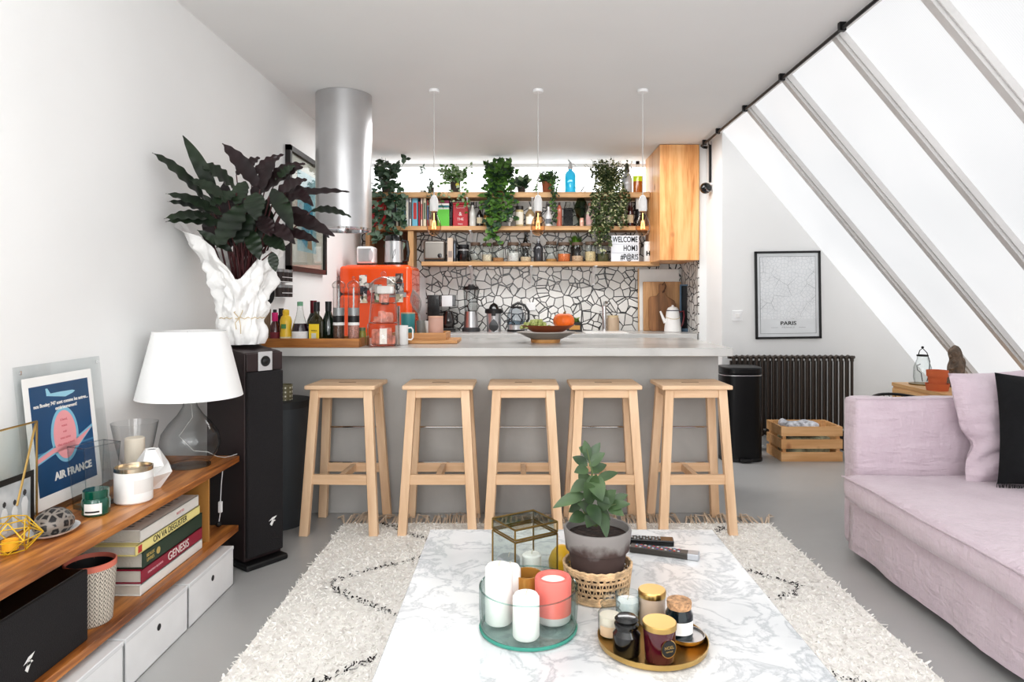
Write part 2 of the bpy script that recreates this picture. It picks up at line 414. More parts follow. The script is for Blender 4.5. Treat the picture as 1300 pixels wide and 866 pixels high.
# wall lamp: thin rod and dark ball head
t = thing('wall_lamp', 'black rod lamp with small dark ball head beside the pine cabinet', 'lamp', (1.643, 5.86, 2.14))
MB().tube([(-.012, 0, .38), (-.012, 0, .05)], .011, 8).build('rod', M_blkm, t)
MB().cyl((-.012, 0, .37), .016, .03, 12).build('mount', M_chrome, t)
mb = MB(); mb.sphere((-.05, 0, 0), .048, 20); mb.build('ball_head', M_blkg, t)
mb = MB(); mb.lathe([(.036, 0), (.044, .004), (.04, .012)], 20, (0,0,0), M=Matrix.Translation((-.02, -.03, 0)) @ Matrix.Rotation(R(70), 4, 'X')); mb.build('ring', M_chrome, t)
t = thing('light_switch', 'small white square light switch on the white wall left of the map poster', 'switch', (wx(936, 5.55), 5.55, wz(401, 5.55)))
MB().box(-.042, .042, -.008, 0, -.042, .042).build('plate', M_whtm, t, bevel=.003)
MB().box(-.018, .018, -.013, -.007, -.018, .018).build('rocker', M_wht, t, bevel=.002)

# ================================================================ HOOD
t = thing('extractor_hood', 'tall brushed steel cylinder extractor hood hanging from the ceiling above the bar', 'hood', (-1.175, 4.56, 0))
r = .183
MB().lathe([(r, 1.66), (r, CZ-.002)], 48).build('cylinder', M_steel, t)
MB().lathe([(r, 1.66), (r-.004, 1.645), (r-.02, 1.645), (r-.02, 1.67), (0, 1.67)], 48).build('rim', M_chrome, t)
mb = MB()
for i in range(6): mb.box(.166, .178, -.03, .03, 2.37+i*.013, 2.375+i*.013, M=Matrix.Rotation(R(-42), 4, 'Z'))
mb.build('vent_slot', M_blk, t)

# ================================================================ PENDANTS
M_filament = mat('glowing_filament', (255, 206, 156), .5, emit=2.2)
M_bulb = glass('amber_bulb_glass', (250, 228, 202), (140, 100, 74), 1.8)
def pendant(label, px):
    Y = 4.43; t = thing('pendant_bulb', label, 'pendant lamp', (wx(px, Y), Y, CZ), 0, 'bare bulb pendants over the bar')
    MB().cyl((0, 0, -.02), .034, .02, 24).build('ceiling_rose', M_whtm, t, bevel=.003)
    MB().tube([(0, 0, -.02), (0, 0, -.7)], .0035, 6).build('cord', M_alu, t)
    MB().lathe([(.004, -.685), (.016, -.69), (.022, -.705), (.027, -.72), (.028, -.775), (.025, -.79), (0, -.79)], 24).build('socket', M_wht, t)
    b = MB().lathe([(.018, -.785), (.02, -.8), (.026, -.825), (.04, -.855), (.047, -.885), (.045, -.91), (.033, -.935), (.015, -.948), (0, -.951)], 28).build('bulb', M_bulb, t)
    mb = MB()
    for k in range(6):
        a = k*PI/3; x, y = .014*math.cos(a), .014*math.sin(a)
        mb.tube([(x*.6, y*.6, -.85), (x, y, -.905)], .0012, 5)
    mb.tube([(0, 0, -.8), (0, 0, -.86)], .003, 6)
    mb.build('filament', M_filament, b)
    return t
pendant('leftmost bare bulb pendant, hanging in front of the green and striped books', 551)
pendant('middle bare bulb pendant, hanging left of the blue soda siphon', 683)
pendant('rightmost bare bulb pendant, hanging in front of the pine cabinet side', 816)

# ================================================================ BAR AND BACK COUNTER
t = thing('breakfast_bar', 'long grey waxed concrete breakfast bar with a thick overhanging top', 'bar counter', (0, 3.8, 0))
MB().box(XL+.002, 1.144, -.14, .8, .885, .93).build('worktop', M_conc_top, t, bevel=.004)
MB().box(XL+.002, 1.105, 0, .12, 0, .885).build('front_panel', M_conc_panel, t, bevel=.003)
MB().box(XL+.002, 1.09, .12, .72, .0, .884).build('cabinet', M_conc_panel, t)
t = thing('kitchen_counter', 'grey concrete worktop under the mosaic splashback at the back of the kitchen', 'counter', (0, 6.05, 0))
MB().box(-.9, 1.574, 0, .64, .82, .88).build('worktop', M_conc_top, t, bevel=.004)
MB().box(-.9, 1.55, .03, .64, 0, .82).build('cabinet', M_whtm, t)
for i in range(4): MB().box(-.89+i*.612, -.285+i*.612, .01, .03, .06, .81).build('door', M_whtm, t, bevel=.003)
tag(MB().box(wx(742, 6.2), wx(796, 6.2), 6.1, 6.5, .8801, .886).build('sink', M_wht, None, bevel=.002), 'white sink rim set in the back worktop under the tap', 'sink')
t = thing('kitchen_tap', 'chrome kitchen tap rising behind the bar in front of the mosaic', 'tap', (wx(767, 6.45), 6.45, .886))
MB().tube([(0,0,0), (0,0,.24)], .02, 16).build('column', M_chrome, t)
MB().tube([(0,0,.23), (0,-.04,.27), (0,-.15,.27), (0,-.17,.25)], .013, 12).build('spout', M_chrome, t)
MB().tube([(-.005,0,.17), (-.05,0,.18)], .009, 10).build('lever', M_chrome, t)

# ================================================================ KITCHEN SHELVES
SH1, SH2, SH3 = 2.197, 1.877, 1.542
def board(name, label, x0, x1, z, th, cat='shelf'):
    t = thing(name, label, cat, (0, 6.44, z))
    MB().box(x0, x1, 0, .25, -th, 0).build('board', M_shelf, t, bevel=.002)
    return t
t = board('wall_shelf', 'top pine wall shelf crowded with trailing plants under the window', -1.45, 1.226, SH1, .05)
t2 = board('wall_shelf', 'middle pine wall shelf holding books and bottles', -1.36, 1.226, SH2, .04)
t3 = board('wall_shelf', 'lower pine wall shelf holding the toaster and glass jars', -.93, 1.32, SH3, .04)
def brk(t, X, z):
    MB().box(X-.012, X+.012, -.002, .25, z-.004, z).box(X-.012, X+.012, .235, .25, z-.18, z).tube([(X, .02, z-.005), (X, .24, z-.16)], .006, 6).build('bracket', M_whtm, t)
for X in (-.47, .11, .72): brk(t2, X, -.04); brk(t3, X, -.04)
for X in (-.5, .12, .75): brk(t, X, -.05)
# pine wall cabinet
t = thing('wall_cabinet', 'tall knotty pine cabinet hanging at the right end of the wall shelves', 'cabinet', (1.23, 6.0, 1.53))
MB().box(0, .345, .02, .68, 0, CZ-1.53-.004).build('carcass', M_pine, t, bevel=.002)
MB().box(0, .345, 0, .018, 0, CZ-1.53-.004).build('door', M_pine, t, bevel=.002)
# plywood cubby over the fridge
t = thing('cubby_shelf', 'open plywood cubby above the orange fridge', 'shelf', (-1.36, 6.46, 1.485))
M_ply = wood('plywood_box', (178, 138, 92), (214, 176, 128), 'z', .55)
MB().box(.30, .352, 0, .23, 0, .35).build('side_panel', M_ply, t)
MB().box(-.1, -.06, 0, .23, 0, .35).build('side_panel', M_ply, t)
MB().box(-.06, .30, .21, .23, 0, .35).build('back_panel', mat('dark_plywood', (96, 66, 40), .7), t)

# ================================================================ FRIDGE
M_orange = mat('orange_enamel', (236, 84, 20), .18, coat=.5, var=(2, .02))
FX0, FX1, FY = -1.535, -.935, 5.8
t = thing('retro_fridge', 'glossy orange rounded retro fridge with photos stuck on its door', 'fridge', ((FX0+FX1)/2, FY, 0))
hw = .3
MB().box(-hw, hw, .07, .62, .05, 1.485).build('body', M_orange, t, bevel=.05, bseg=6)
MB().box(-hw, hw, 0, .066, 1.235, 1.47).build('freezer_door', M_orange, t, bevel=.03, bseg=5)
MB().box(-hw, hw, 0, .066, .1, 1.225).build('fridge_door', M_orange, t, bevel=.03, bseg=5)
MB().box(-hw+.02, hw-.02, .03, .1, 0, .1).build('plinth', M_blk, t)
MB().box(.2, .22, -.03, -.012, .95, 1.13).box(.2, .22, -.014, 0, .95, .97).box(.2, .22, -.014, 0, 1.11, 1.13).build('handle', M_chrome, t, bevel=.003)
MB().box(-.1, .27, -.004, 0, 1.205, 1.245).build('chrome_strip', M_chrome, t)
random.seed(3)
cols = [(40,90,100),(230,225,215),(90,60,50),(60,60,70),(190,70,60),(210,200,170),(40,40,45),(120,140,90)]
PM = []
for i, c in enumerate(cols):
    m, nt, bs = newmat('photo_print_%s' % ['teal','cream','brown','slate','red','straw','dark','olive'][i])
    n = N(nt, 'ShaderNodeTexVoronoi'); n.inputs['Scale'].default_value = 38
    L(nt, coords(nt), n.inputs['Vector']); sp = N(nt, 'ShaderNodeSeparateColor'); L(nt, n.outputs['Color'], sp.inputs[0])
    L(nt, ramp(nt, sp.outputs[0], [(0, (25, 22, 24)), (.5, c), (1, (235, 230, 222))]), bs.inputs['Base Color']); bs.inputs['Roughness'].default_value = .35; PM.append(m)
k = 0
for (a, b, c, d) in [(457, 350, 465, 362), (466, 360, 474, 368), (458, 364, 466, 374), (467, 370, 475, 382), (458, 376, 466, 384), (476, 362, 484, 372), (476, 374, 482, 383),
                     (484, 364, 492, 376), (492, 352, 502, 362), (503, 348, 511, 358), (502, 360, 512, 372), (494, 364, 501, 374), (503, 374, 511, 383), (485, 378, 493, 386)]:
    x0, x1 = wx(a-.8, FY)+1.235, wx(c+.8, FY)+1.235
    z1, z0 = wz(b-.8, FY), wz(d+.8, FY)
    y = -.0015 if not (z0 < 1.25 < z1) else -.006
    k += 1
    tag(MB().box(x0, x1, -.002, 0, z0, z1).build('photo_print', PM[k % 8], None, loc=(-1.235, FY-.0015-.001*(k % 3)-(0.004 if z0 < 1.25 < z1 else 0), 0), rot=(0, 0, 0), smooth=False),
        'small overlapping snapshot stuck on the orange fridge door', 'photo', 'snapshots on the fridge door')
# ================================================================ STOOLS
def make_stool(label):
    t = thing('bar_stool', label, 'stool', (0,0,0), 0, 'beech bar stools along the bar')
    H = .756; W, D = .36, .29
    fw, fd = .20, .165     # half foot spread ; top spread .158,.12
    tw, td = .158, .118
    def leg(sx, sy):
        l = .0225; mb = MB()
        bx, by, tx, ty = sx*(fw-l), sy*(fd-.018), sx*(tw-l), sy*(td-.018); d = .018
        mb.hexa([(bx-l,by-d,0),(bx+l,by-d,0),(bx+l,by+d,0),(bx-l,by+d,0)], [(tx-l,ty-d,H-.022),(tx+l,ty-d,H-.022),(tx+l,ty+d,H-.022),(tx-l,ty+d,H-.022)])
        mb.build('leg', M_stool, t, bevel=.003)
    for sx in (-1, 1):
        for sy in (-1, 1): leg(sx, sy)
    def at(z): k = z/(H-.022); return fw+(tw-fw)*k, fd+(td-fd)*k
    s = MB().box(-W/2, W/2, -D/2, D/2, H-.022, H).build('seat', M_stoolx, t, bevel=.006)
    MB().box(-.045, .045, -.008, .008, H-.001, H+.0006).build('hand_slot', mat('slot_shadow', (120, 84, 52), .8), s)
    for sy in (-1, 1):
        x, y = at(.70); MB().box(-x+.04, x-.04, sy*(y-.018)-.01, sy*(y-.018)+.01, .69, H-.022).build('apron', M_stoolx, t, bevel=.002)
    for sx in (-1, 1):
        x, y = at(.70); MB().box(sx*(x-.022)-.01, sx*(x-.022)+.01, -y+.03, y-.03, .69, H-.022).build('apron', M_stoolx, t, bevel=.002)
    for sy in (-1, 1):
        x, y = at(.28); MB().box(-x+.035, x-.035, sy*(y-.018)-.011, sy*(y-.018)+.011, .255, .305).build('rail', M_stoolx, t, bevel=.002)
    x, y = at(.28); MB().box(-.014, .014, -y+.025, y-.025, .262, .3).build('stretcher', M_stool, t, bevel=.002)
    x, y = at(.5)
    MB().tube([(-x+.03, y-.018, .5), (x-.03, y-.018, .5)], .005, 8).build('steel_rod', M_chrome, t)
    x, y = at(.28)
    MB().box(-x+.05, x-.05, y-.03, y-.004, .3055, .3095).build('foot_plate', M_chrome, t)
    return t
st = make_stool('beech bar stool at the left end of the row, beside the dark grey bin')
st.location = (-.905, 3.585, 0); st.rotation_euler = (0, 0, R(-2))
for X, Y, rz, lb in [(-.415, 3.585, 0, 'second beech bar stool from the left, clear of the coffee table'),
                 (.018, 3.585, 0, 'middle beech bar stool, behind the brass edged glass box'),
                 (.437, 3.585, .5, 'fourth beech bar stool from the left, behind the potted plant'),
                 (.893, 3.585, 1.5, 'beech bar stool at the right end of the row, nearest the black pedal bin')]:
    dup(st, (X, Y, 0), R(rz), lb)

# ================================================================ RUG
random.seed(11)
RX0, RX1, RY0, RY1 = -.93, 1.32, .9, 3.62
M_rug = mat('cream_wool_pile', (250, 246, 241), .95, var=(40, .05))
M_rugb = mat('black_wool_pile', (28, 24, 24), .95)
mb = MB(); mb.box(RX0, RX1, RY0, RY1, 0, .006)
segs = []
def G(px, py): h = 1.19; return ((px-660)*h/(py-378), 867*h/(py-378))
for poly in ([(415,741),(470,722),(530,709),(590,697)], [(415,741),(445,757),(480,770),(520,786),(560,806)], [(400,868),(440,848),(490,830),(540,812)], [(468,660),(500,668),(535,682),(570,700)],
             [(933,719),(975,731),(1014,742)], [(1014,742),(1005,752),(990,758),(970,759),(940,752)], [(1055,853),(1098,866),(1180,900)], [(927,668),(910,673),(893,677)], [(970,759),(940,775),(900,800)]):
    pts = [G(*p) for p in poly]
    segs += list(zip(pts[:-1], pts[1:]))
def near(x, y):
    for (ax, ay), (bx, by) in segs:
        dx, dy = bx-ax, by-ay; L2 = dx*dx+dy*dy; k = max(0, min(1, ((x-ax)*dx+(y-ay)*dy)/L2)); px, py = ax+k*dx, ay+k*dy
        d = math.hypot(px-x, py-y)
        w = .0135+.004*math.sin(x*90+y*70)
        if d < w: return True
    return False
NB = 52000
for i in range(NB):
    x = random.uniform(RX0-.004, RX1+.004); y = random.uniform(1.3, RY1)
    if -.27 < x < .61 and y < 2.2: continue
    h = random.uniform(.007, .013); a = random.uniform(0, 2*PI); w = random.uniform(.003, .006)
    lx, ly = random.gauss(0, .011), random.gauss(0, .011); c, s_ = math.cos(a)*w, math.sin(a)*w
    mi = 1 if near(x, y) else 0
    mb.add([(x-c, y-s_, .003), (x+c, y+s_, .003), (x+lx+c*.5, y+ly+s_*.5, h), (x+lx-c*.5, y+ly-s_*.5, h)], [(0, 1, 2, 3)], mi)
rug = mb.build('shaggy_rug', [M_rug, M_rugb], smooth=False); tag(rug, 'cream shaggy wool rug with thin black zigzag lines under the coffee table', 'rug')
mb = MB(); x = RX0
while x < RX1:
    n = random.choice((2, 3, 4)); ln = random.uniform(.06, .15); ox = random.gauss(0, .03)
    for k in range(n):
        e = (x+ox+random.gauss(0, .012), RY1+ln*random.uniform(.8, 1.1), random.uniform(.004, .02))
        mb.tube([(x, RY1-.01, .008), (x+ox*.4+random.gauss(0, .004), RY1+ln*.5, random.uniform(.012, .035)), e], [.0045, .0035, .0018], 4)
    x += random.uniform(.012, .03)
mb.build('fringe', mat('cream_fringe', (214, 196, 176), .95), rug)

# ================================================================ COFFEE TABLE
TX0, TX1, TY0, TY1, TZ = -.302, .648, .95, 2.3, .42
t = thing('coffee_table', 'low white marble coffee table with grey veins standing on the rug', 'coffee table', ((TX0+TX1)/2, (TY0+TY1)/2, .006))
cx, cy = (TX0+TX1)/2, (TY0+TY1)/2; z0 = .006
MB().box(TX0-cx, TX1-cx, TY0-cy, TY1-cy, TZ-.03-z0, TZ-z0).build('tabletop', M_marble, t, bevel=.003)
for sx in (-1, 1):
    for sy in (-1, 1):
        MB().box(sx*.4-.022, sx*.4+.022, sy*.6-.022, sy*.6+.022, 0, TZ-.03-z0).build('leg', M_blkm, t)
MB().box(-.4, .4, -.6, .6, TZ-.07-z0, TZ-.03-z0).build('underframe', M_blkm, t)

Zt = TZ+.0005
def cylthing(name, label, cat, X, Y, Z, prof, m, seg=32, group=None, **kw):
    o = MB().lathe(prof, seg).build(name, m, loc=(X, Y, Z), **kw); return tag(o, label, cat, group)
def wick(parent, z, X=0, Y=0): MB().tube([(X, Y, z-.002), (X+.001, Y, z+.006), (X+.004, Y, z+.011)], .0011, 5).build('wick', mat('wick', (200, 190, 170), .8), parent)
# glass dish
t = thing('glass_dish', 'round clear glass dish with a green tinted base holding white and pink candles', 'dish', (.02, 1.615, Zt))
M_gdish = glass('dish_glass', (251, 253, 252), (186, 208, 204), 1.0)
MB().lathe([(.1135, .01), (.1165, .05), (.1165, .1), (.1125, .1), (.1115, .05), (.1095, .012)], 56).build('wall', M_gdish, t)
MB().lathe([(0, 0), (.105, 0), (.1135, .005), (.1135, .011), (0, .011)], 56).build('base', glass('green_edge_glass', (246, 250, 249), (170, 206, 198), 1.0), t)
mb = MB(); pts = [(.1145*math.cos(a*PI/24), .1145*math.sin(a*PI/24), .1005) for a in range(48)]; mb.tube(pts, .0018, 6, closed=True); mb.build('rim', glass('rim_glass', (225, 238, 236), (120, 150, 148), 1.4), t)
pts = [(.1125*math.cos(a*PI/24), .1125*math.sin(a*PI/24), .0045) for a in range(48)]; MB().tube(pts, .0042, 6, closed=True).build('base_edge', mat('green_glass_edge', (60, 140, 124), .1), t)
def candle(label, X, Y, r, h, z=Zt+.0115):
    t = thing('pillar_candle', label, 'candle', (X, Y, z), 0, 'pillar candles on the coffee table')
    MB().lathe([(0, 0), (r-.003, 0), (r, .004), (r, h-.008), (r-.005, h-.001), (r-.01, h), (0, h-.004)], 32).build('wax', M_wax, t); wick(t, h-.002)
candle('shorter white pillar candle at the front of the glass dish', .014, 1.548, .0305, .098)
candle('tallest white pillar candle at the left of the glass dish', -.05, 1.62, .0325, .135)
candle('white pillar candle half hidden behind the tallest one in the glass dish', -.026, 1.675, .028, .112)
t = thing('concrete_candle', 'coral pink concrete candle pot with grey base in the glass dish', 'candle', (.079, 1.625, Zt+.0115))
M_coral = mat('coral_concrete', (222, 118, 108), .75)
MB().lathe([(.043, .022), (.0435, .1), (.041, .105), (.032, .105), (.031, .09), (0, .09)], 36).build('pot', M_coral, t)
MB().lathe([(0, 0), (.034, 0), (.041, .006), (.043, .022), (0, .022)], 36).build('base', mat('raw_concrete', (190, 190, 188), .6), t)
MB().lathe([(.0315, .092), (.03, .096), (0, .096)], 32).build('wax', M_wax, t)
t = thing('amber_votive', 'brown amber glass votive cup behind the coral candle', 'votive', (.018, 1.688, Zt+.0115))
MB().lathe([(0, 0), (.03, 0), (.036, .03), (.036, .088), (.033, .088), (.032, .02), (0, .012)], 32).build('cup', mat('amber_gold_glass', (190, 138, 66), .25, .3), t)
# brass edged glass box
ang = math.atan2(.07, .1115)
t = thing('glass_box', 'brass edged square glass box with hinged lid behind the glass dish', 'glass box', (.013, 1.835, Zt), ang)
a, b, h, h2 = .066, .058, .15, .182
def edges(mb, z0, z1, r=.0028):
    q = [(-a,-b),(a,-b),(a,b),(-a,b)]
    for i in range(4):
        p, s_ = q[i], q[(i+1) % 4]
        for z in ((z0, z1)): mb.tube([(*p, z), (*s_, z)], r, 4)
        mb.tube([(*p, z0), (*p, z1)], r, 4)
    return mb
edges(MB(), .003, h).build('frame', M_brass, t)
lid = edges(MB(), h+.006, h2).build('lid', M_brass, t)
mb = MB(); mb.box(-a, a, -b, b, h2-.0006, h2+.0006)
for x in (-a, a): mb.box(x-.0005, x+.0005, -b, b, h+.006, h2)
for y in (-b, b): mb.box(-a, a, y-.0005, y+.0005, h+.006, h2)
mb.build('lid_glass', M_glass, lid)
mb = MB()
for x in (-a, a): mb.box(x-.0005, x+.0005, -b, b, .003, h)
for y in (-b, b): mb.box(-a, a, y-.0005, y+.0005, .003, h)
mb.box(-a, a, -b, b, .001, .003)
mb.build('side_glass', M_glass, t)
for (X, Y, r_, h_, c, nm) in [(.0, 1.845, .03, .085, (150, 152, 154), 'squat grey candle inside the brass edged glass box'), (.062, 1.872, .026, .082, (240, 238, 234), 'squat white candle inside the brass edged glass box')]:
    u = thing('pillar_candle', nm, 'candle', (X-.03, Y-.02, Zt+.004), 0, 'pillar candles on the coffee table')
    MB().lathe([(0, 0), (r_, 0), (r_, h_-.004), (r_-.005, h_), (0, h_-.002)], 28).build('wax', mat('wax_%s' % nm.split()[1], c, .6), u); wick(u, h_)
o = cylthing('ceramic_fruit', 'small yellow pear shaped ornament behind the potted plant on the table', 'ornament', .118, 1.93, Zt, [(0,0),(.024,.003),(.036,.02),(.037,.04),(.028,.062),(.014,.078),(0,.083)], mat('yellow_glaze', (238, 186, 30), .35))

# potted plant in woven basket
PX, PY = .204, 1.795
M_wick = mat('woven_seagrass', (206, 174, 136), .8, bmp=(90, .6), var=(40, .25))
mb = MB(); R0, R1 = .078, .088
for z in (.005, .03, .045, .06):
    r_ = R0+(R1-R0)*z/.085
    mb.tube([(r_*math.cos(k*PI/24), r_*math.sin(k*PI/24), z) for k in range(48)], .0035 if z != .005 else .005, 6, closed=True)
for z in (.072, .078, .084, .012, .018):
    r_ = R0+(R1-R0)*z/.085
    mb.tube([(r_*math.cos(k*PI/24), r_*math.sin(k*PI/24), z+.0012*(-1)**k) for k in range(48)], .0042, 6, closed=True)
for k in range(34):
    a0 = k*2*PI/34
    for s_ in (0, 1):
        pts = []
        for j in range(5):
            z = .018+.054*j/4; r_ = R0+(R1-R0)*z/.085+.0015; a_ = a0+(.075 if s_ else -.075)*(1-abs(j-2)/2)*(1 if j else 0)
            pts.append((r_*math.cos(a_), r_*math.sin(a_), z))
        mb.tube(pts, .0019, 4)
o = tag(mb.build('woven_basket', M_wick, loc=(PX, PY, Zt)), 'openwork woven seagrass basket holding the grey terracotta pot', 'basket')
t = thing('potted_plant', 'leafy green plant in a weathered grey brown terracotta pot on the coffee table', 'potted plant', (PX, PY, Zt+.006))
m, nt, bs = newmat('weathered_terracotta')
v = coords(nt); n = N(nt, 'ShaderNodeTexNoise'); n.inputs['Scale'].default_value = 18; n.inputs['Detail'].default_value = 6; L(nt, v, n.inputs['Vector'])
sp = N(nt, 'ShaderNodeSeparateXYZ'); L(nt, v, sp.inputs[0]); ad = N(nt, 'ShaderNodeMath', operation='MULTIPLY_ADD'); ad.inputs[1].default_value = 3.2; L(nt, sp.outputs['Z'], ad.inputs[0])
mu = N(nt, 'ShaderNodeMath', operation='MULTIPLY'); mu.inputs[1].default_value = .28; L(nt, n.outputs['Fac'], mu.inputs[0]); L(nt, mu.outputs[0], ad.inputs[2])
L(nt, ramp(nt, ad.outputs[0], [(.95, (64, 50, 46)), (1.0, (92, 82, 78))]), bs.inputs['Base Color']); bs.inputs['Roughness'].default_value = .8
nt.links.clear if False else None
rmp = [x for x in nt.nodes if x.type == 'VALTORGB'][0]; rmp.color_ramp.elements[0].position = .53; rmp.color_ramp.elements[1].position = .60
rmp.color_ramp.elements[0].color = (*s2l((70, 54, 50)), 1); rmp.color_ramp.elements[1].color = (*s2l((132, 127, 124)), 1)
MB().lathe([(0, 0), (.055, 0), (.06, .008), (.076, .115), (.083, .118), (.089, .165), (.087, .172), (.082, .172), (.079, .14), (0, .14)], 48).build('pot', m, t)
MB().lathe([(.079, .152), (.05, .157), (0, .155)], 32).build('soil', M_soil, t)
random.seed(5)
M_lf = leafmat('grey_green_leaf', (38, 58, 34), (78, 100, 64), (96, 116, 84), .4, 12)
stem = MB(); lf = MB()
def Q(px, py, dy=0): Y = PY+dy; return Vector((wx(px, Y)-PX, dy, wz(py, Y)-Zt-.006))
s0 = [Q(755, 668), Q(748, 630), Q(752, 600), Q(745, 570)]
s1 = [Q(757, 668), Q(765, 645, -.03), Q(782, 640, -.04)]
s2 = [Q(750, 668), Q(738, 640, .01), Q(732, 612)]
for s_ in (s0, s1, s2): stem.tube(s_, [.0035]+[.0025]*(len(s_)-2)+[.0015], 6)
LV = [  # base px, tip px, width, depth of base, depth of tip
 ((747,585),(742,559),.022,0,0),((747,588),(762,562),.024,0,.01),((748,592),(768,575),.026,0,-.01),((746,592),(727,580),.024,0,.02),((747,596),(729,600),.026,0,-.02),
 ((750,600),(770,590),.024,0,.02),((748,612),(724,625),.03,0,-.02),((750,604),(765,636),.042,-.01,-.06),((750,620),(735,600),.03,0,.04),((752,628),(757,602),.026,-.01,-.04),
 ((744,628),(702,645),.028,-.01,-.03),((748,640),(762,668),.032,-.02,-.07),((752,640),(742,612),.036,-.02,-.06),((760,648),(782,622),.036,-.03,-.05),((770,645),(800,640),.024,-.03,-.05),
 ((772,644),(792,655),.026,-.03,-.06),((765,650),(770,684),.024,-.03,-.08),((752,650),(733,640),.03,0,-.04),((755,655),(745,670),.034,-.01,-.07),((744,655),(722,662),.03,0,-.02),
 ((775,640),(797,628),.022,-.03,-.02),((756,612),(785,600),.022,.0,.04),((745,575),(735,568),.02,0,0),((740,640),(722,650),.026,.01,.04),((760,652),(775,660),.03,0,.02),((752,622),(775,640),.036,-.02,-.05)]
for (b0, t0, w, d0, d1) in LV: lf.leaf(Q(*b0, d0), Q(*t0, d1), w*1.15, .05, 6, .25, up=(0, -.8, .6))
stem.build('stem', mat('green_stem', (86, 100, 60), .6), t); lf.build('leaves', M_lf, t)

# remotes
def remote(label, X, Y, rz, ln, w, h, mb_, mk, sil=False):
    t = thing('remote_control', label, 'remote control', (X, Y, Zt), rz, 'remote controls on the marble table')
    MB().box(-ln/2, ln/2, -w/2, w/2, 0, h).build('case', mb_, t, bevel=.003)
    k = MB()
    for i in range(11):
        for j in range(3): k.box(-ln*.42+i*ln*.062, -ln*.42+i*ln*.062+.006, -w*.3+j*w*.24, -w*.3+j*w*.24+.005, h, h+.0018, (i+j) % 3)
    k.build('buttons', mk, t, smooth=False)
    if sil: MB().box(ln*.34, ln/2+.001, -w/2-.001, w/2+.001, -.0002, h+.001).build('end_cap', mat('silver_plastic', (184, 186, 190), .3, .6), t, bevel=.003)
remote('black remote control with rows of small buttons, lying behind the silver ended one', .408, 2.165, R(-8), .155, .042, .018, M_blkg, [mat('grey_button', (160,160,160), .5), M_blk, mat('grey_button', (160,160,160), .5)])
remote('long slim remote control with a silver end and coloured buttons', .437, 2.07, R(-20), .205, .036, .018, mat('graphite_plastic', (70, 66, 62), .35, .4), [mat('red_button', (190,60,50), .5), mat('pale_button', (200,200,196), .5), mat('blue_button', (60,90,150), .5)], True)

# gold tray with candles
GX, GY = .298, 1.535
o = cylthing('gold_tray', 'round satin gold tray full of scented candles near the table front', 'tray', GX, GY, Zt, [(0,0),(.112,0),(.121,.006),(.123,.018),(.121,.018),(.118,.008),(.11,.004),(0,.004)], M_gold, 64)
zt = Zt+.0045
def lab_arc(mb, r, z0, z1, a0, a1, n=12, mi=0):
    vs = []; 
    for i in range(n+1):
        a = a0+(a1-a0)*i/n; vs += [(r*math.cos(a), r*math.sin(a), z0), (r*math.cos(a), r*math.sin(a), z1)]
    return mb.add(vs, [(2*i, 2*i+2, 2*i+3, 2*i+1) for i in range(n)], mi)
t = thing('jar_candle', 'clear glass jar candle with a domed glass lid, leftmost on the gold tray', 'candle', (.208, 1.572, zt))
MB().lathe([(0,0),(.026,0),(.028,.006),(.028,.05),(.02,.06),(.02,.066)], 32).build('jar', M_glass2, t)
MB().lathe([(0,.003),(.025,.003),(.025,.045),(0,.045)], 28).build('wax', mat('cream_wax', (232, 222, 206), .5), t)
MB().lathe([(.022,.067),(.023,.072),(.015,.078),(.018,.086),(.012,.093),(0,.094)], 28).build('lid', M_glass2, t)
lab_arc(MB(), .0285, .006, .028, R(-150), R(-60)).build('paper_label', mat('tan_label', (206, 180, 150), .7), t)
t = thing('jar_candle', 'white candle in a pale blue rimmed tumbler at the back of the gold tray', 'candle', (.255, 1.62, zt))
MB().lathe([(0,0),(.026,0),(.029,.075),(.0275,.075),(.025,.004),(0,.004)], 32).build('tumbler', glass('bluish_glass', (246, 250, 251), (150, 176, 186), 1.2), t)
MB().lathe([(0,.004),(.0245,.004),(.0265,.058),(0,.058)], 28).build('wax', M_wax, t); wick(t, .058)
t = thing('jar_candle', 'beige glass candle with a shiny gold lid at the back of the gold tray', 'candle', (.315, 1.627, zt))
MB().lathe([(0,0),(.03,0),(.031,.004),(.031,.068),(0,.068)], 32).build('jar', mat('beige_glass', (196, 176, 158), .25), t)
MB().lathe([(.0325,.066),(.033,.078),(.031,.081),(0,.081)], 36).build('lid', M_gold, t)
t = thing('jar_candle', 'black glass jar candle with a black stopper lid at the front of the gold tray', 'candle', (.233, 1.492, zt))
MB().lathe([(0,0),(.028,0),(.03,.005),(.03,.042),(.022,.052),(.022,.057)], 32).build('jar', M_blkg, t)
MB().lathe([(.0,.056),(.026,.057),(.027,.063),(.022,.067),(.026,.074),(.02,.08),(0,.082)], 32).build('lid', M_blkg, t)
t = thing('jar_candle', 'dark red glass candle with gold lid and a round black and gold label', 'candle', (.3, 1.468, zt))
MB().lathe([(0,0),(.03,0),(.031,.003),(.0355,.07),(0,.07)], 36).build('jar', mat('burgundy_glass', (72, 14, 28), .12, coat=.5), t)
MB().lathe([(.0365,.068),(.037,.078),(.035,.08),(0,.0795)], 40).build('lid', M_gold, t)
MT = Matrix.Rotation(R(22), 4, 'Z') @ Matrix.Translation((0, -.0348, .036)) @ Matrix.Rotation(R(90-4), 4, 'X')
MB().lathe([(0,.0),(.0185,.0),(.0185,.001)], 28, M=MT).build('gold_ring', M_gold, t)
l_ = MB().lathe([(0,.0016),(.0168,.0016),(.0168,.0)], 28, M=MT).build('round_label', M_blk, t)
p = MT @ Vector((0, .003, .0024)); text('NOEL', .009, M_gold, t, p, (R(86), 0, R(22)))
p = MT @ Vector((0, -.005, .0024)); text('NATALE', .0045, M_gold, t, p, (R(86), 0, R(22)))
